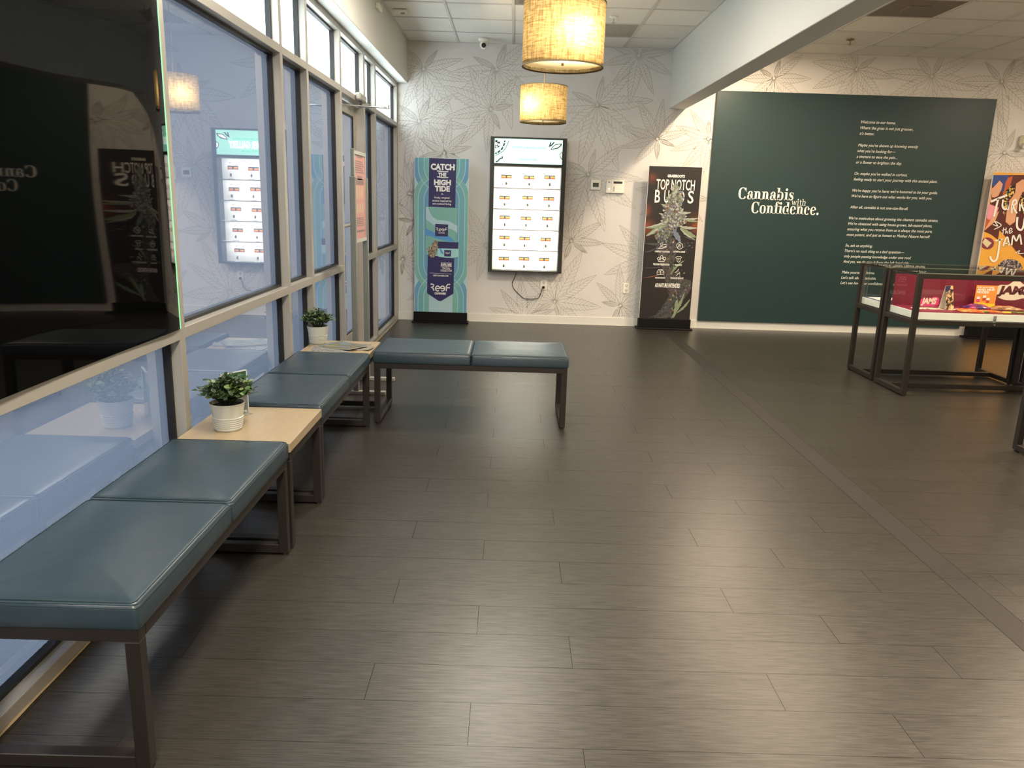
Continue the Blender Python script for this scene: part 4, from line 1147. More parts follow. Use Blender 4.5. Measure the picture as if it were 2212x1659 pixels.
def band(mb, zc0, zc1, r0, r1, d, lo=True, hi=True, flat=False):
    """stadium shaped ribbon centred on cx between heights zc0..zc1, radii r0<r1, clipped to the panel"""
    pts_o = []; pts_i = []
    n = 20
    def side(r):
        out = []
        if hi: out += [(cx + r * math.cos(a), zc1 + r * math.sin(a)) for a in [PI * k / n for k in range(n + 1)]]
        else: out += [(cx + r, z1), (cx - r, z1)]
        if lo: out += [(cx + r * math.cos(a), zc0 + r * math.sin(a)) for a in [PI + PI * k / n for k in range(n + 1)]]
        else: out += [(cx - r, z0), (cx + r, z0)]
        return out
    o_ = side(r1); i_ = side(r0); m_ = len(o_)
    cl = lambda p: (min(max(p[0], x0), x1), min(max(p[1], z0), z1))
    vs = [P1_.p(*cl(p), d) for p in o_] + [P1_.p(*cl(p), d) for p in i_]
    fs = [(k, (k + 1) % m_, m_ + (k + 1) % m_, m_ + k) for k in range(m_)]
    if not hi or not lo: pass
    mb.add(vs, fs)
sets = [(None, 1.70, (M_b1, M_b2, M_b3)), (.80, 1.28, (M_b3, M_b2, M_b1)), (None, None, (M_b1, M_b2, M_b3))]
L1 = {m_: MB() for m_ in (M_b1, M_b2, M_b3)}; Lw = MB(); Lo = MB()
rr = [.335, .279, .209, .145]
ztop = A(600, 265)[1] - .03; zm1 = A(600, 845)[1]; zm0 = B(600, 520)[1]; zlow = B(600, 1100)[1]
for (lo_, hi_, za, zb_, ms) in ((True, False, ztop + .03, z1, (M_b1, M_b2, M_b3)), (True, True, zm0, zm1, (M_b3, M_b2, M_b1)), (False, True, z0, zlow, (M_b1, M_b2, M_b3))):
    dd = {True: .0006, False: .0012}[hi_] if not lo_ else (.0006 if not hi_ else .0012) if False else (.0004 if lo_ and not hi_ else (.0009 if lo_ else .0014))
    for q in range(3):
        band(L1[ms[q]], za, zb_, rr[q + 1], rr[q], dd + .0001 * q, lo_, hi_)
    for q in (1, 2): band(Lw, za, zb_, rr[q] - .004, rr[q] + .004, .0019 + dd * .3, lo_, hi_)
for k, nm in ((M_b1, 'blue_ribbon'), (M_b2, 'teal_ribbon'), (M_b3, 'green_ribbon')): obj(nm, L1[k], k, bp_)
obj('pale_ribbon_line', Lw, M_b0, bp_)
mb = MB(); poly(mb, P1_, [A(393, 92), A(880, 115), A(858, 985), A(380, 965)], .003); obj('navy_field', mb, M_navy, bp_)
mb = MB(); poly(mb, P1_, [B(365, 335), B(840, 400), B(825, 1030), B(605, 1163), B(560, 1160), B(352, 1020)], .003)
obj('navy_field', mb, M_navy, bp_)
mb = MB(); cxx = (A(640, 500)[0] + A(610, 500)[0]) / 2
def tb(s_, F, xa, xb, yb, yt, bold=.03, d=.0045, sp=1.0):
    a = F(xa, yb); b = F(xb, yb); c = F(xa, yt)
    text(mb, P1_, s_, a[0], (a[1] + b[1]) / 2, w=b[0] - a[0], h=c[1] - a[1], bold=bold, d=d, space=sp)
tb('CATCH', A, 420, 848, 303, 205, .05); tb('THE', A, 555, 698, 422, 362, .05); tb('HIGH', A, 478, 780, 575, 488, .05); tb('TIDE', A, 492, 762, 688, 600, .05)
obj('lettering', mb, M_white, bp_); mb = MB()
tb('Fruity, tropical', A, 483, 755, 820, 788, .015); tb('strains inspired by', A, 447, 793, 876, 844, .015); tb('sun-soaked living.', A, 450, 790, 930, 898, .015)
obj('lettering', mb, M_white, bp_); mb = MB()
for yy in (337, 443):
    stroke(mb, P1_, [A(532, yy - 12), A(590, yy - 6), A(640, yy + 2), A(733, yy + 4)], .011, .0045)
stroke(mb, P1_, [A(606, 742), A(620, 736), A(632, 742), A(644, 738)], .007, .0045)
obj('lettering', mb, M_white, bp_); mb = MB()
tb('EXPLORE', B, 603, 792, 530, 495, .04); tb('THE FULL', B, 622, 768, 590, 560, .02); tb('COLLECTION', B, 595, 795, 633, 600, .02)
for yy in (478, 541): stroke(mb, P1_, [B(597, yy), B(690, yy + 4), B(795, yy + 6)], .005, .0045)
stroke(mb, P1_, [B(398, 660), B(788, 680)], .0025, .0045)
tb('REEFCANNABIS.COM', B, 465, 732, 722, 695, .02)
obj('lettering', mb, M_white, bp_); mb = MB()
tb('CANNABIS', B, 488, 690, 1045, 1008, .04)
def reef(F, xa, xb, yt, yb, lw):
    """rounded logotype of four joined letters"""
    W_ = xb - xa; H_ = yb - yt
    Q = lambda a, b: F(xa + a * W_, yb - b * H_ )
    ln = lambda pts: stroke(mb, P1_, [Q(*p) for p in pts], lw, .0045)
    ln([(0, .95), (.10, .97), (.17, .85), (.14, .62), (.02, .52), (.12, .42), (.18, .05)])
    def e_(c0, flip):
        pts = []
        for i in range(25):
            a = (0.0 + i / 24 * 5.4) if not flip else (PI - i / 24 * 5.4)
            pts.append((c0 + .105 * math.cos(a), .36 + .34 * math.sin(a)))
        ln(pts); ln([(c0 - .1, .36), (c0 + .1, .36)])
    e_(.36, False); e_(.61, True)
    ln([(.80, 0), (.80, .62), (.86, .9), (1.0, .93)]); ln([(.78, .46), (.98, .46)])
reef(B, 415, 768, 855, 985, .013)
obj('lettering', mb, M_white, bp_)
# pouch, jar and bud pictured on it
mb = MB(); poly(mb, P1_, [A(333, 968), A(905, 995), A(880, 1640), A(325, 1640)], .0055); poly(mb, P1_, [A(325, 1640), A(880, 1640), B(840, 330), B(325, 330)], .0055); obj('pouch_picture', mb, M_b3, bp_)
mb = MB(); poly(mb, P1_, [A(333, 968), A(375, 972), A(400, 1060), A(455, 1150), A(540, 1205), A(680, 1215), A(780, 1240), A(898, 1310), A(895, 1440), A(800, 1370), A(600, 1330), A(480, 1300), A(333, 1190)], .0065)
obj('pouch_pale_wave', mb, M_b0, bp_)
mb = MB(); poly(mb, P1_, [A(330, 1345), A(480, 1430), A(600, 1450), A(760, 1500), A(850, 1590), A(700, 1580), A(500, 1530), A(400, 1490), A(328, 1480)], .0065)
obj('pouch_blue_wave', mb, M_brightblue, bp_)
mb = MB(); poly(mb, P1_, [A(500, 1272), A(732, 1285), A(728, 1500), A(497, 1492)], .0075)
poly(mb, P1_, [B(530, 95), B(918, 112), B(912, 228), B(538, 218)], .0075); obj('navy_picture_patch', mb, M_navy, bp_)
mb = MB(); poly(mb, P1_, [B(545, 218), B(912, 228), B(908, 370), B(860, 385), B(700, 388), B(560, 370), B(538, 330)], .0075); obj('jar_picture', mb, mat('jar_aqua', (.36, .66, .68), .5), bp_)
mb = MB(); poly(mb, P1_, [B(662, 248), B(784, 252), B(780, 365), B(660, 362)], .0085); obj('jar_label', mb, M_navy, bp_)
mb = MB(); poly(mb, P1_, [B(575, 222), B(600, 222), B(640, 290), B(655, 330), B(600, 300)], .0085); obj('jar_blue_wave', mb, M_brightblue, bp_)
mb = MB(); reef(A, 515, 716, 1340, 1405, .0055); tb('CANNABIS', A, 555, 670, 1443, 1424, .02, d=.009); reef(B, 680, 765, 285, 318, .003)
obj('pouch_lettering', MB().add([(p[0], p[1] - .005, p[2]) for p in mb.v], mb.f), M_white, bp_)
M_budp = photo_mat('bud_picture', [(.3, (.04, .03, .02)), (.45, (.16, .12, .08)), (.55, (.36, .30, .20)), (.7, (.55, .5, .38))], 70, 3)
mb = MB(); poly(mb, P1_, [B(*q) for q in [(520, 68), (545, 100), (548, 200), (520, 300), (500, 350), (470, 385), (420, 380), (385, 350), (378, 290), (350, 255), (360, 215), (420, 175), (450, 130), (490, 80)]], .0095)
obj('bud_picture', mb, M_budp, bp_)

def ember_mat():
    m = bpy.data.materials.new('brown_blur_print'); m.use_nodes = True
    nt = m.node_tree; N = nt.nodes; L = nt.links; p = N['Principled BSDF']; p.inputs['Roughness'].default_value = .5
    tc = N.new('ShaderNodeTexCoord'); nz = N.new('ShaderNodeTexNoise'); nz.inputs['Scale'].default_value = 7; nz.inputs['Detail'].default_value = 2
    L.new(tc.outputs['Object'], nz.inputs['Vector'])
    acc = None
    # print blurs: offset from the panel's foot centre (x, z), radius, amount
    for (bx, bz, r, k) in ((-.30, 1.22, .17, .95), (-.32, 1.42, .13, .8), (.32, 1.28, .20, .95), (-.27, 1.80, .10, .8), (-.12, 1.70, .10, .35), (.02, .55, .25, .10)):
        d = N.new('ShaderNodeVectorMath'); d.operation = 'DISTANCE'; d.inputs[1].default_value = (bx, 0, bz); L.new(tc.outputs['Object'], d.inputs[0])
        mr = N.new('ShaderNodeMapRange'); mr.interpolation_type = 'SMOOTHSTEP'; mr.inputs['From Min'].default_value = 0; mr.inputs['From Max'].default_value = r; mr.inputs['To Min'].default_value = k; mr.inputs['To Max'].default_value = 0
        L.new(d.outputs['Value'], mr.inputs['Value'])
        if acc is None: acc = mr.outputs[0]
        else:
            a = N.new('ShaderNodeMath'); a.operation = 'MAXIMUM'; L.new(acc, a.inputs[0]); L.new(mr.outputs[0], a.inputs[1]); acc = a.outputs[0]
    mu = N.new('ShaderNodeMath'); mu.operation = 'MULTIPLY'; L.new(acc, mu.inputs[0]); L.new(nz.outputs['Fac'], mu.inputs[1])
    cr = N.new('ShaderNodeValToRGB'); e = cr.color_ramp.elements
    e[0].position = 0; e[0].color = (.012, .0085, .0068, 1); e[1].position = .55; e[1].color = (.24, .05, .014, 1)
    k_ = e.new(.2); k_.color = (.06, .018, .008, 1)
    L.new(mu.outputs[0], cr.inputs['Fac']); L.new(cr.outputs['Color'], p.inputs['Base Color'])
    return m

# 2: black photo banner
x0, x1, z0, z1 = 1.600, 2.226, .125, 1.936
M_bk = ember_mat()
bt2, bp2 = banner(x0, x1, z0, z1, BY, 'black banner stand with a photographed flowering bud reading top notch buds', M_bk)
A2 = lambda x, y: (lambda p: (p[0], p[2]))(at(1370 + x / 8.293, 345 + y / 8.293, 1, BY))
B2 = lambda x, y: (lambda p: (p[0], p[2]))(at(1370 + x / 8.293, 520 + y / 8.293, 1, BY))
M_or = mat('print_ember', (.30, .065, .018), .5, vary=.35, vscale=12)
mb = MB()
tb('GRASSROOTS', A2, 595, 905, 316, 272, .05); tb('TOP NOTCH', A2, 388, 1078, 540, 358, .012)
tb('B', A2, 362, 455, 765, 540, .012); tb('U', A2, 528, 615, 765, 545, .012); tb('D', A2, 800, 890, 770, 565, .012); tb('S', A2, 950, 1055, 778, 560, .012)
obj('title_lettering', mb, M_white, bp2)
# the plant: layered bracts and long leaves
rp = random.Random(21)
M_p = [mat('print_bract_pale', (.36, .37, .32), .5, vary=.3, vscale=60), mat('print_bract_green', (.20, .25, .15), .5, vary=.3, vscale=60), mat('print_bract_blue', (.15, .18, .24), .5, vary=.3, vscale=60),
       mat('print_bract_rust', (.22, .085, .045), .5, vary=.3, vscale=60), mat('print_bract_dark', (.055, .058, .060), .5, vary=.4, vscale=60)]
mb = MB(); lay = [.0052]
def blade(p0, p1, w, mi, bend=.0, teeth=0):
    a = Vector(p0); b = Vector(p1); dv_ = b - a; n_ = Vector((-dv_.y, dv_.x)).normalized(); up = []; dn = []
    for i in range(9):
        f = i / 8; c_ = a + dv_ * f + n_ * bend * math.sin(PI * f); h_ = w * math.sin(PI * (f * .9 + .05)) * (1.18 if i % 2 else .9)
        up.append(c_ + n_ * h_); dn.append(c_ - n_ * h_)
    pts = [(min(max(p.x, x0), x1), min(max(p.y, z0), z1)) for p in up + dn[::-1]]
    lay[0] += .000012; poly(mb, P1_, pts, lay[0], mi)
# soft mass of the plant under the single bracts
M_pmass = photo_mat('print_bud_mass', [(.32, (.03, .03, .035)), (.43, (.055, .06, .075)), (.50, (.15, .16, .13)), (.56, (.30, .30, .26)), (.62, (.14, .07, .045)), (.70, (.17, .19, .15))], 75, 4)
M_pdark = photo_mat('print_stem_mass', [(.32, (.010, .009, .009)), (.45, (.035, .035, .035)), (.54, (.09, .09, .085)), (.62, (.10, .05, .03)), (.72, (.13, .13, .11))], 60, 5)
def jag(F, pts, amp=7, n=5):
    out = []
    for i in range(len(pts)):
        a = pts[i]; b = pts[(i + 1) % len(pts)]
        for k in range(n):
            f = k / n; out.append(F(a[0] + (b[0] - a[0]) * f + rp.uniform(-amp, amp) * 1.6, a[1] + (b[1] - a[1]) * f + rp.uniform(-amp, amp)))
    return [(min(max(p[0], x0), x1), min(max(p[1], z0), z1)) for p in out]
mk = MB(); poly(mk, P1_, jag(B2, [(430, -60), (720, -60), (760, 60), (740, 300), (700, 480), (760, 640), (1020, 720), (1020, 860), (900, 1040), (800, 1180), (700, 1390), (330, 1390), (470, 1220), (620, 1000), (560, 760), (520, 560), (430, 300), (390, 120)]), .0045); obj('stem_print', mk, M_pdark, bp2)
mk = MB(); poly(mk, P1_, jag(A2, [(735, 480), (800, 530), (830, 640), (880, 740), (830, 860), (900, 960), (950, 1080), (860, 1180), (760, 1230), (700, 1340), (620, 1420), (520, 1470), (400, 1450), (360, 1380), (440, 1260), (520, 1150), (480, 1000), (560, 920), (500, 830), (590, 760), (620, 640), (690, 540)]), .0049); obj('bud_print', mk, M_pmass, bp2)
# lower dark stem and buds first
for (cx_, cy_, r_, n_) in ((600, 150, 220, 26), (640, 420, 140, 20), (780, 700, 180, 24), (850, 880, 150, 20), (700, 1080, 150, 20), (600, 1250, 150, 18), (950, 780, 90, 12), (960, 120, 110, 12)):
    for _ in range(n_):
        a = rp.uniform(0, 2 * PI); q = rp.uniform(0, 1) ** .6 * r_; px, py = cx_ + q * math.cos(a) * .8, cy_ + q * math.sin(a)
        if py > 1395: continue
        p = B2(px, py); th = rp.uniform(0, 2 * PI); l_ = rp.uniform(.012, .032)
        blade(p, (p[0] + l_ * math.cos(th), p[1] + l_ * math.sin(th)), l_ * .33, rp.choice([4, 4, 4, 4, 3, 2, 1]) , .004)
for (xa, ya, xb, yb, w, mi) in ((600, 430, 170, 490, .006, 4), (560, 560, 150, 660, .005, 3), (640, 610, 900, 350, .012, 1), (900, 920, 660, 1390, .016, 1), (760, 1000, 700, 1380, .022, 1), (820, 1000, 520, 1150, .016, 4), (720, 1160, 220, 1395, .009, 4), (700, 1050, 440, 1320, .012, 4), (1000, 1040, 750, 1300, .014, 1), (400, 120, 190, 200, .010, 4)):
    blade(B2(xa, ya), B2(xb, yb), w, mi, .015)
# big leaves
for (xa, ya, xb, yb, w, mi, bd) in ((620, 1080, 205, 1215, .018, 0, .02), (600, 1130, 205, 1225, .012, 1, .02), (560, 1170, 210, 1365, .026, 1, .0), (500, 1190, 215, 1370, .010, 0, .0), (860, 1060, 1140, 1050, .014, 0, -.01), (880, 1080, 1138, 1110, .014, 1, .0), (760, 930, 1015, 945, .016, 0, -.012), (800, 1190, 1128, 1225, .016, 0, -.01), (820, 1220, 1105, 1390, .030, 1, -.012), (820, 1240, 1100, 1440, .008, 0, -.012), (700, 1250, 825, 1480, .030, 2, .0), (660, 1300, 600, 1560, .018, 4, 0), (520, 1500, 195, 1500, .014, 4, .01), (480, 800, 620, 840, .010, 0, 0), (440, 960, 560, 1000, .010, 0, 0), (880, 1370, 1100, 1450, .010, 4, 0)):
    blade(A2(xa, ya), A2(xb, yb), w, mi, bd)
cone = [(735, 500, 30), (745, 560, 80), (740, 640, 110), (720, 720, 140), (700, 800, 130), (690, 880, 150), (700, 960, 190), (710, 1040, 200), (700, 1120, 210), (640, 1200, 200), (560, 1290, 170), (520, 1380, 150), (560, 1460, 140)]
for k, (cx_, cy_, r_) in enumerate(cone):
    for _ in range(26 if k < 9 else 18):
        px = cx_ + rp.uniform(-r_, r_); py = cy_ + rp.uniform(-45, 45); p = A2(px, py); th = PI / 2 + (px - cx_) / r_ * -1.0 + rp.uniform(-.7, .7); l_ = rp.uniform(.013, .034)
        dark = k > 9
        blade(p, (p[0] + l_ * math.cos(th), p[1] + l_ * math.sin(th)), l_ * .36, rp.choice([0, 0, 0, 0, 0, 1, 1, 2, 2, 4, 3] if not dark else [2, 4, 1, 4, 0, 3]), .003)
obj('plant_print', mb, M_p, bp2, kind='stuff')
mb = MB()
D2 = .0095
def FL(nm='caption'):
    global mb
    obj(nm, mb, M_white, bp2); mb = MB()
def tb2(s_, F, xa, xb, yb, yt, bold=.03): tb(s_, F, xa, xb, yb, yt, bold, D2)
tb2('CAREFULLY CULTIVATED', B2, 365, 635, 207, 180); FL(); tb2('AUTHENTIC AROMA', B2, 697, 910, 210, 182); FL(); tb2('TRICHOME PRESERVATION', B2, 333, 625, 440, 408); FL(); tb2('TRUE TASTE', B2, 718, 850, 446, 420); FL()
tb2('INDOOR GROWN', B2, 372, 548, 676, 650); FL(); tb2('ENHANCED EFFICACY', B2, 647, 882, 683, 655); FL(); tb2('AS NATURE INTENDED', B2, 367, 815, 835, 765, .03); FL()
IC = lambda pts, w=.0055, cl_=False: stroke(mb, P1_, [B2(*p) for p in pts], w, D2, closed=cl_)
circ = lambda cx_, cy_, rx, ry, a0=0, a1=2 * PI, n=20: [(cx_ + rx * math.cos(a0 + (a1 - a0) * i / n), cy_ + ry * math.sin(a0 + (a1 - a0) * i / n)) for i in range(n + 1)]
IC(circ(810, 93, 55, 57)); 
for o_ in (-22, 0, 22): IC([(800 + o_, 125), (795 + o_, 105), (812 + o_, 88), (808 + o_, 62)], .005)
FL('icon')
IC([(432, 138), (470, 105), (520, 112), (575, 100)]); IC([(432, 138), (500, 138), (575, 112)]); IC(circ(490, 62, 18, 28)); IC([(520, 75), (545, 66), (575, 74)]); FL('icon')
for (c0, c1, r_) in ((435, 320, 22), (490, 290, 24), (540, 318, 22)): IC(circ(c0, c1, r_, r_))
IC([(425, 340), (430, 370), (535, 375), (550, 340)]); IC([(470, 312), (462, 350)]); IC([(508, 312), (515, 350)]); FL('icon')
IC([(735, 300), (770, 278), (795, 288), (820, 278), (850, 300), (820, 320), (765, 318)], cl_=True); IC([(762, 320), (768, 370), (792, 386), (818, 368), (822, 320)]); IC([(792, 318), (792, 352)]); FL('icon')
IC([(405, 602), (405, 560), (432, 515), (500, 515), (528, 560), (528, 602)], cl_=True); IC([(405, 560), (528, 560)]); IC([(467, 600), (467, 545), (440, 530)]); IC([(467, 545), (500, 522)]); FL('icon')
IC([(800, 503), (735, 575), (772, 578), (748, 632), (815, 560), (778, 556)], cl_=True)
FL('icon')

# 3: orange banner at the right
x0, x1, z0, z1 = 5.672, 6.325, .155, 1.985
M_am = mat('banner_amber', (.78, .38, .055), .5, vary=.12, vscale=20); 
bt3, bp3 = banner(x0, x1, z0, z1, BY, 'orange illustrated banner stand behind the display cases at the right edge', M_am)
C3 = lambda x, y: (lambda p: (min(max(p[0], x0), x1), p[2]))(at(2080 + x / 4.366, 360 + y / 4.366, 1, BY))
def patch(name, m_, polys, d):
    mb = MB()
    for i, pts in enumerate(polys): poly(mb, P1_, [C3(*p) for p in pts], d + i * .0002)
    return obj(name, mb, m_, bp3)
patch('maroon_field', mat('print_maroon', (.10, .018, .014), .5), [[(281, 79), (620, 79), (700, 500), (620, 900), (500, 800), (400, 660), (345, 600), (330, 690), (265, 640), (190, 610), (250, 400)], [(150, 940), (320, 940), (310, 1030), (120, 1030)]], .001)
patch('rust_shape', mat('print_rust', (.50, .10, .035), .5), [[(400, 110), (470, 90), (440, 200), (400, 300), (375, 260), (380, 180)], [(220, 420), (330, 380), (310, 470), (210, 600), (195, 600)]], .002)
patch('blue_sleeve', mat('print_blue', (.03, .06, .24), .5), [[(285, 79), (438, 79), (400, 150), (385, 235), (360, 235), (350, 160), (300, 190), (272, 180)]], .003)
patch('skin_shape', mat('print_skin', (.72, .36, .20), .5), [[(262, 215), (310, 170), (345, 130), (375, 165), (360, 220), (330, 275), (300, 290), (275, 290), (265, 250)], [(430, 330), (490, 250), (500, 160), (560, 120), (640, 130), (620, 220), (560, 240), (520, 330), (490, 520), (440, 555), (400, 520), (410, 430)], [(190, 600), (290, 450), (340, 420), (300, 520), (205, 600)], [(240, 280), (262, 240), (270, 330), (245, 345)]], .004)
patch('patterned_shirt', photo_mat('print_leopard', [(.4, (.015, .012, .012)), (.5, (.03, .02, .02)), (.56, (.75, .5, .12)), (.7, (.8, .55, .18))], 38, 4), [[(400, 230), (450, 180), (490, 170), (480, 260), (430, 300), (400, 420), (395, 460), (375, 450), (380, 330)], [(540, 260), (620, 300), (640, 480), (560, 440), (545, 350)]], .005)
patch('pink_pack', mat('print_pink', (.78, .30, .34), .5), [[(235, 350), (335, 385), (320, 430), (250, 505), (210, 485)]], .006)
patch('purple_coaster', mat('print_plum', (.22, .03, .06), .5), [circ(228, 722, 63, 55)], .0065)
patch('note_on_coaster', mat('print_cream', (.70, .62, .36), .5), [[(205, 675), (268, 720), (225, 765), (172, 715)]], .007)
patch('dark_disc', photo_mat('print_disc', [(.4, (.02, .016, .018)), (.52, (.10, .08, .09)), (.6, (.5, .4, .4))], 60, 8), [circ(440, 960, 118, 88, PI, 2 * PI) , [(322, 950), (556, 975), (556, 1030), (310, 1030)]], .007)
patch('maroon_stripe', mat('print_wine', (.22, .03, .07), .5), [[(25, 1500), (334, 1500), (330, 1560), (22, 1560)]], .002)
mb = MB(); Q3 = lambda pts, w: stroke(mb, P1_, [(p.x, p.y) for p in cr_spline([C3(*p) for p in pts], 5)], w * 1.12, .009)
for pts, w in (([(262, 330), (330, 300), (412, 270)], .022), ([(330, 300), (310, 380), (290, 470)], .022),
               ([(375, 310), (368, 370), (385, 400), (410, 395), (425, 335)], .018), ([(425, 335), (420, 410)], .018), ([(455, 440), (460, 370), (470, 325), (495, 315), (500, 345), (470, 375), (505, 440)], .018), ([(530, 420), (535, 330)], .018), ([(535, 330), (575, 420)], .018),
               ([(510, 475), (505, 560), (530, 595), (560, 580), (580, 480)], .022),
               ([(345, 680), (330, 800), (315, 870), (285, 893), (258, 868), (255, 845)], .020), ([(300, 700), (370, 685)], .014),
               ([(375, 750), (395, 690), (415, 665), (425, 700), (430, 745)], .017), ([(388, 725), (428, 722)], .012),
               ([(455, 740), (470, 650), (500, 700), (530, 640), (548, 735)], .017),
               ([(380, 575), (372, 640)], .009), ([(362, 600), (400, 592)], .008), ([(405, 575), (398, 630), (410, 610), (420, 632)], .009), ([(432, 615), (458, 592), (445, 580), (432, 600), (438, 628), (465, 610)], .009),
               ([(278, 545), (325, 560), (295, 515), (358, 552), (290, 592)], .009), ([(490, 815), (530, 790), (520, 820), (576, 815)], .008),
               ([(325, 1015), (325, 985), (345, 1015), (350, 975)], .010), ([(455, 1020), (475, 990), (495, 1020)], .010), ([(322, 955), (556, 975)], .008)):
    Q3(pts, w)
obj('brush_lettering', mb, M_white, bp3)

# ------------------------------------------------------------------ glass display cases
M_tray = mat('case_white', (.80, .78, .72), .5, vary=.03)
LT = .040
M_gedge = mat('green_glass_edge', (.16, .17, .12), .2)
def case(x0, x1, y0, y1, lab, full=True, tray=True):
    t = thing('display_case', ((x0 + x1) / 2, (y0 + y1) / 2, 0), lab, 'display case', 'glass-topped display cases')
    for nm, (lx, ly) in (('a', (x0, y0)), ('b', (x1 - LT, y0)), ('c', (x0, y1 - LT)), ('d', (x1 - LT, y1 - LT))):
        mb = MB(); mb.cbox(lx, lx + LT, ly, ly + LT, .012, 1.02); l = obj('leg', mb, M_bronze, t)
        mb = MB(); mb.lathe([(.015, 0), (.015, .012)], lx + LT / 2, ly + LT / 2, 12); obj('foot', mb, M_dark, l)
    for ly in (y0, y1 - LT):
        mb = MB(); mb.cbox(x0 + LT, x1 - LT, ly, ly + LT, .603, .645); obj('middle_rail', mb, M_bronze, t)
    mb = MB(); mb.cbox(x0 + LT, x1 - LT, y0, y0 + LT, .980, 1.02); obj('top_rail', mb, M_bronze, t)
    mb = MB(); mb.cbox(x0 + LT, x1 - LT, y1 - .012, y1, .985, 1.012); obj('back_top_bar', mb, M_bronze, t)
    for lx in (x0, x1 - LT):
        mb = MB(); mb.cbox(lx, lx + LT, y0 + LT, y1 - LT, .603, .645); obj('side_rail', mb, M_bronze, t)
        mb = MB(); mb.cbox(lx, lx + LT, y0 + LT, y1 - LT, .012, .052); obj('foot_rail', mb, M_bronze, t)
    mb = MB(); yc = (y0 + y1) / 2 + .03; mb.cbox(x0 + LT, x1 - LT, yc - .02, yc + .02, .014, .054); obj('stretcher', mb, M_bronze, t)
    for lx in (x0 + .010, x1 - .016):
        mb = MB(); ring(mb, lx, lx + .006, y0 + LT, y1 - LT, .645, 1.008, .008); obj('glass_bead', mb, M_dark, t)
        mb = MB(); mb.box(lx + .001, lx + .005, y0 + LT + .004, y1 - LT - .004, .650, 1.004); obj('side_glass', mb, M_glass, t)
    mb = MB(); mb.box(x0 + LT, x1 - LT, y0 + .018, y0 + .022, .645, .98); obj('front_glass', mb, M_glass, t)
    mb = MB(); mb.box(x0 + LT, x1 - LT, y1 - .022, y1 - .018, .645, .985); obj('back_glass', mb, M_glass, t)
    mb = MB(); mb.box(x0 + .002, x1 - .002, y0 + .002, y1 - .002, 1.021, 1.027); obj('glass_top', mb, M_glass, t)
    for ly in (y0 + .002, y1 - .004):
        mb = MB(); mb.box(x0 + .002, x1 - .002, ly, ly + .002, 1.0212, 1.0272); obj('glass_edge', mb, M_gedge, t)
    if tray:
        mb = MB(); mb.cbox(x0 + .042, x1 - .042, y0 + .026, y1 - .026, .646, .705, c=.002); obj('tray', mb, M_tray, t)
    xm = x0 + .665
    mb = MB(); mb.cbox(xm - .013, xm + .013, y0 - .004, y0, .640, .696, c=.002); lk = obj('lock_plate', mb, M_post, t)
    mb = MB(); poly(mb, Plane(y0 - .004), ell(xm, .660, .006, .005, 10), .0012); obj('keyhole', mb, M_chrome, lk)
    mb = MB(); mb.tube([(xm, y0, .624), (xm, y0 - .012, .624)], .0085, 12); obj('lock', mb, M_chrome, t, smooth=True)
    return t
CX0, CX1 = 3.288, 4.572
case(CX0, CX1, 6.245, 6.770, 'nearest full glass display case, maroon inside, holding snack packets')
case(CX0, CX1, 6.808, 7.330, 'second glass display case, pushed against the back of the maroon one')
case(4.600, 5.884, 6.245, 6.770, 'display case at the right edge, beside the maroon one, mostly cut off')
case(CX0 + .03, CX1 + .03, 4.300, 4.830, 'display case mostly outside the right edge, only a corner leg showing')

# contents of the nearest case
YA = 6.745 - .022
M_mar = mat('maroon_board', (.17, .014, .032), .4, vary=.04); M_marm = mat('maroon_mat', (.22, .02, .05), .4)
bd = thing('backdrop_board', ((CX0 + CX1) / 2, YA, .706), 'maroon printed backdrop board inside the nearest display case', 'board')
mb = MB(); mb.box(CX0 + .045, CX1 - .045, YA - .004, YA + .002, .706, .978); obj('board', mb, M_mar, bd)
PB_ = Plane(YA - .004)
E3 = lambda x, y, Y=YA - .004: (lambda p: (p[0], p[2]))(at(2000 + x / 10.368, 560 + y / 10.368, 1, Y))
M_crm = mat('cream_print', (.78, .66, .52), .5); M_pink = mat('pink_print', (.72, .06, .22), .5)
def smooth_blob(F, pts):
    P_ = [F(*p) for p in pts]; n = len(P_); out = []
    for i in range(n):
        p0, p1, p2, p3 = [Vector(P_[(i + k - 1) % n]) for k in range(4)]
        for k in range(5):
            t_ = k / 5; out.append(tuple(.5 * ((2 * p1) + (p2 - p0) * t_ + (2 * p0 - 5 * p1 + 4 * p2 - p3) * t_ ** 2 + (3 * p1 - p0 - 3 * p2 + p3) * t_ ** 3)))
    return out
mb = MB(); poly(mb, PB_, smooth_blob(E3, [(1540, 740), (1570, 640), (1670, 575), (1840, 570), (1960, 500), (2090, 490), (2190, 560), (2330, 570), (2400, 690), (2330, 850), (2150, 880), (1950, 920), (1750, 905), (1600, 840)]), .001); obj('cream_blob', mb, M_crm, bd)
mb = MB(); poly(mb, PB_, smooth_blob(E3, [(-120, 1035), (-150, 940), (-60, 880), (60, 890), (200, 842), (285, 870), (290, 940), (255, 1035)]), .001); obj('pink_blob', mb, M_pink, bd)
def slabtext(mb, pl, s_, x, z, w, h, d):
    """heavy slanted slab capitals: bold text plus slab feet"""
    text(mb, pl, s_, x, z, w=w, h=h, d=d, bold=.06, shear=.18)
mb = MB(); a = E3(1590, 768); b_ = E3(2330, 768); slabtext(mb, PB_, 'JAMS', a[0], a[1], b_[0] - a[0], .064, .002); obj('maroon_lettering', mb, mat('maroon_ink', (.10, .012, .018), .5), bd)
mb = MB(); a = E3(-110, 990); b_ = E3(232, 990); slabtext(mb, PB_, 'JAMS', a[0], a[1], b_[0] - a[0], .048, .002); obj('cream_lettering', mb, M_crm, bd)
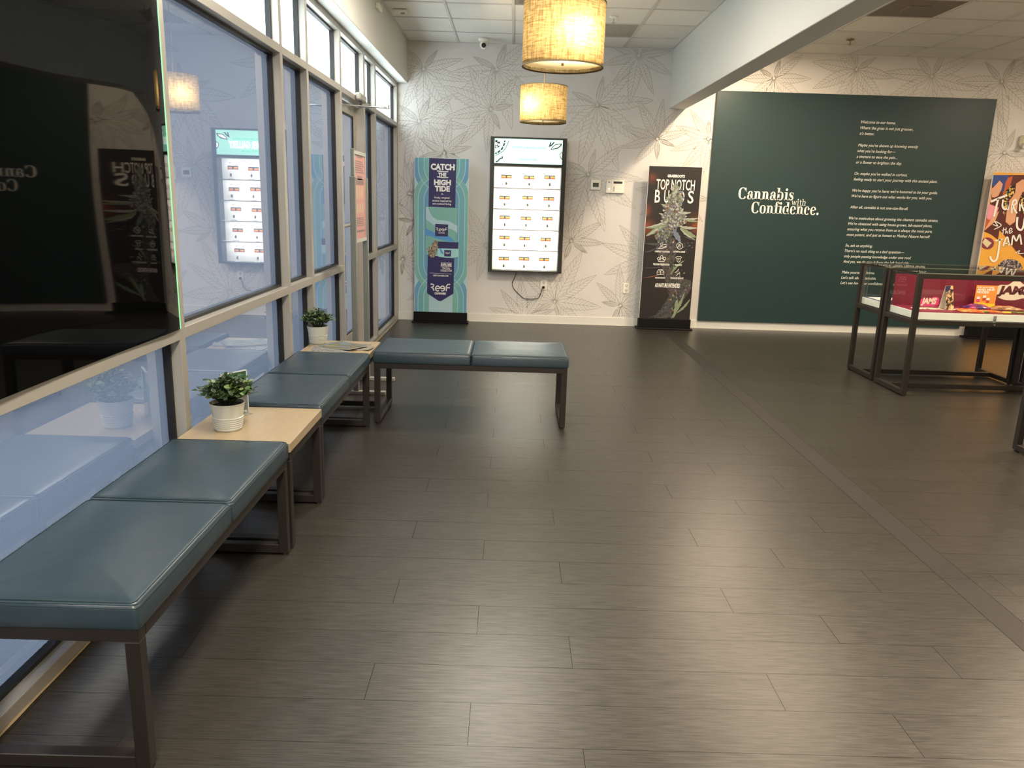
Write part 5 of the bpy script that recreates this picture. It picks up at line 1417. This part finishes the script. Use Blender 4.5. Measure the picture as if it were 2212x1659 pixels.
mt = thing('display_mat', ((CX0 + CX1) / 2, 6.5, .7055), 'maroon printed mat lying under the snack packets in the nearest case', 'mat')
mb = MB(); mb.cbox(CX0 + .05, CX1 - .05, 6.275, 6.715, .7055, .7085, c=.001); obj('mat', mb, M_marm, mt)
class HPlane:
    def __init__(s, z): s.z = z
    def p(s, x, y, d): return (x, y, s.z + d)
PMt = HPlane(.7085)
mb = MB(); text(mb, PMt, 'OPEN EARS,', 3.40, 6.46, w=.52, h=.10, d=.0008, bold=.06); text(mb, PMt, 'MORE JAMS', 3.40, 6.32, w=.50, h=.10, d=.0008, bold=.06) if False else None
obj('mat_lettering', mb, M_crm, mt) if mb.v else None
# tent card, poster card, packets
def packet(cx, cy, w, l, h, rot, m_, lab, name='snack_packet', cat='packet', seed=0, crimp=True, band=None, z=.7087):
    t = thing(name, (cx, cy, z), lab, cat, 'snack packets in the nearest case')
    c, s_ = math.cos(rot), math.sin(rot); mb = MB(); nx, ny_ = 14, 9; up = []; dn = []
    for j in range(ny_ + 1):
        for i in range(nx + 1):
            u = i / nx * 2 - 1; v = j / ny_ * 2 - 1
            f = (max(0, 1 - abs(u) ** 3) * max(0, 1 - abs(v) ** 2.4)); wr = .18 * noise.noise(Vector((u * 2.4 + seed, v * 2.4, seed)))
            zz = h * f * (1 + wr * 2.2) * .5
            X = u * w / 2 * (1 - .04 * abs(v)); Y_ = v * l / 2 * (1 - .05 * (1 - abs(u)))
            px, py = cx + c * X - s_ * Y_, cy + s_ * X + c * Y_
            up.append((px, py, z + .001 + h * .18 + zz + .0015)); dn.append((px, py, z + max(0, h * .18 - zz * .6) * .5))
    K = (nx + 1) * (ny_ + 1); fs = []
    for j in range(ny_):
        for i in range(nx):
            a = j * (nx + 1) + i; q = (a, a + 1, a + nx + 2, a + nx + 1); fs.append(q); fs.append(tuple(K + k for k in q[::-1]))
    for i in range(nx): fs.append((i + 1, i, K + i, K + i + 1)); a = ny_ * (nx + 1) + i; fs.append((a, a + 1, K + a + 1, K + a))
    for j in range(ny_): a = j * (nx + 1); fs.append((a, a + nx + 1, K + a + nx + 1, K + a)); a += nx; fs.append((a + nx + 1, a, K + a, K + a + nx + 1))
    mb.add(up + dn, fs); obj('bag', mb, m_, t, smooth=True)
    if band:
        mb = MB(); vs = []
        for j in (3, 4, 5, 6):
            for i in range(3, nx - 2): vs.append((up[j * (nx + 1) + i][0], up[j * (nx + 1) + i][1], up[j * (nx + 1) + i][2] + .0008))
        n_ = nx - 5; fs = [(j * n_ + i, j * n_ + i + 1, (j + 1) * n_ + i + 1, (j + 1) * n_ + i) for j in range(3) for i in range(n_ - 1)]
        mb.add(vs, fs); obj('printed_band', mb, band, t, smooth=True)
M_red = mat('packet_red', (.60, .07, .03), .25, vary=.4, vscale=20); M_orp = photo_mat('packet_orange', [(.35, (.75, .10, .03)), (.55, (.85, .25, .08)), (.65, (.9, .6, .2))], 30, 3)
M_pur = photo_mat('packet_purple', [(.35, (.03, .02, .12)), (.5, (.14, .02, .10)), (.62, (.45, .06, .20)), (.72, (.5, .4, .6))], 16, 7); M_bag = photo_mat('packet_brown', [(.35, (.18, .08, .04)), (.55, (.40, .20, .10)), (.7, (.70, .48, .30))], 26, 2)
for m_ in (M_orp, M_pur, M_bag): m_.node_tree.nodes['Principled BSDF'].inputs['Roughness'].default_value = .2
packet(3.82, 6.38, .18, .15, .035, -.25, M_orp, 'red and orange snack packet left of the purple pouch', seed=1, band=M_red)
packet(4.00, 6.60, .22, .13, .055, .15, M_pur, 'shiny purple wrapped pouch in the middle of the display case', seed=2)
packet(4.23, 6.57, .27, .12, .045, -.05, M_bag, 'clear brown bag of sweets right of the purple pouch', seed=3, band=M_orp)
packet(3.99, 6.40, .19, .09, .020, -.1, M_orp, 'flat orange packet lying before the purple pouch', seed=4, band=M_red)
M_gy = mat('gummy_yellow', (.80, .55, .04), .25); M_gg = mat('gummy_green', (.14, .20, .03), .25)
for n, (x, y, m_, lab) in enumerate([(3.80, 6.375, M_gy, 'yellow gummy square, leftmost in front of the red packet'), (3.835, 6.43, M_gy, 'yellow gummy square just behind the leftmost one'), (3.925, 6.345, M_gg, 'green gummy square left of the orange packet'), (4.105, 6.345, M_gy, 'yellow gummy square in front of the brown bag'), (4.17, 6.37, M_gg, 'green gummy square right of the yellow one'), (4.225, 6.355, M_gg, 'rightmost dark green gummy square')]):
    mb = MB(); mb.cbox(x - .032, x + .032, y - .018, y + .018, .7087, .7215, c=.005); obj('gummy', mb, m_, label=lab, cat='sweet', group='gummies in the nearest case')
# tent card
t = thing('tent_card', (3.70, 6.50, .7087), 'folded card with a busy patterned front standing left in the case', 'card')
M_tent = photo_mat('tent_print', [(.38, (.02, .02, .03)), (.48, (.12, .07, .05)), (.55, (.75, .40, .18)), (.66, (.85, .66, .35))], 34, 11)
tz0, tz1 = .7087, .905
mb = MB(); mb.add([(3.665, 6.455, tz0), (3.755, 6.50, tz0), (3.735, 6.53, tz1), (3.650, 6.49, tz1), (3.668, 6.458, tz0), (3.757, 6.504, tz0), (3.737, 6.534, tz1), (3.652, 6.494, tz1)], [(0, 1, 2, 3), (7, 6, 5, 4), (0, 4, 5, 1), (1, 5, 6, 2), (2, 6, 7, 3), (3, 7, 4, 0)]); obj('printed_front', mb, M_tent, t)
mb = MB(); mb.add([(3.650, 6.492, tz1), (3.735, 6.532, tz1), (3.735, 6.575, tz0), (3.642, 6.53, tz0), (3.650, 6.495, tz1), (3.735, 6.535, tz1), (3.735, 6.578, tz0), (3.642, 6.533, tz0)], [(0, 1, 2, 3), (7, 6, 5, 4), (0, 4, 5, 1), (1, 5, 6, 2), (2, 6, 7, 3), (3, 7, 4, 0)]); obj('white_back', mb, M_white, t)
mb = MB(); mb.add([(3.655, 6.478, .85), (3.69, 6.495, .87), (3.705, 6.51, .904), (3.652, 6.489, .904)], [(0, 1, 2, 3)]); obj('navy_corner', mb, M_navy, t)
# orange poster card
E4 = lambda x, y: (lambda p: (p[0], p[2]))(at(2000 + x / 10.368, 560 + y / 10.368, 1, 6.66))
a = E4(1145, 580); b_ = E4(1520, 980); PC = Plane(6.66)
t = thing('poster_card', ((a[0] + b_[0]) / 2, 6.66, .7087), 'small orange poster card about moods propped in the display case', 'card')
mb = MB(); zt = a[1]; mb.box(a[0], b_[0] + .012, 6.66, 6.664, .7087, zt); obj('card', mb, mat('card_orange', (.82, .30, .05), .5, vary=.06), t)
mb = MB(); w_ = b_[0] + .012 - a[0]
text(mb, PC, 'FOR LO-FI VIBES', a[0] + .008, zt - .022, w=w_ * .80, h=.010, bold=.05); text(mb, PC, 'AND HI-FI', a[0] + .008, zt - .045, w=w_ * .82, h=.017, bold=.06); text(mb, PC, 'MOODS', a[0] + .008, zt - .068, w=w_ * .58, h=.017, bold=.06)
obj('lettering', mb, M_white, t)
for n, (px, pz, mm) in enumerate(((.030, .110, M_pink), (.082, .098, M_red), (.115, .118, M_red))):
    mb = MB(); poly(mb, PC, [(a[0] + px - .014, zt - pz - .035), (a[0] + px + .014, zt - pz - .032), (a[0] + px + .012, zt - pz + .014), (a[0] + px - .016, zt - pz + .010)], .001); pk = obj('printed_pouch', mb, mm, t)
    mb = MB(); poly(mb, PC, [(a[0] + px - .014, zt - pz - .010), (a[0] + px + .014, zt - pz - .008), (a[0] + px + .012, zt - pz + .014), (a[0] + px - .016, zt - pz + .010)], .002); obj('printed_pouch_label', mb, M_white, pk)
mb = MB(); poly(mb, PC, [(a[0], .709), (b_[0] + .012, .709), (b_[0] + .012, .745), (a[0] + .06, .757), (a[0], .750)], .001); obj('yellow_foot', mb, M_gy, t)
# second case: dark board and leaflets on the tray
t = thing('display_mat', (3.9, 7.06, .7055), 'white and purple printed mat lying in the second display case', 'mat')
mb = MB(); mb.cbox(CX0 + .05, CX1 - .05, 6.84, 7.29, .7055, .7085, c=.001); obj('mat', mb, mat('mat_purple', (.06, .06, .20), .4), t)
mb = MB(); text(mb, HPlane(.7085), 'REEF', 3.40, 7.05, w=.5, h=.16, d=.0008, bold=.05) if False else None
poly(mb, HPlane(.7085), [(3.36, 7.00), (3.60, 7.10), (3.90, 7.02), (3.9, 7.26), (3.36, 7.26)], .0006); obj('white_wave', mb, M_white, t)
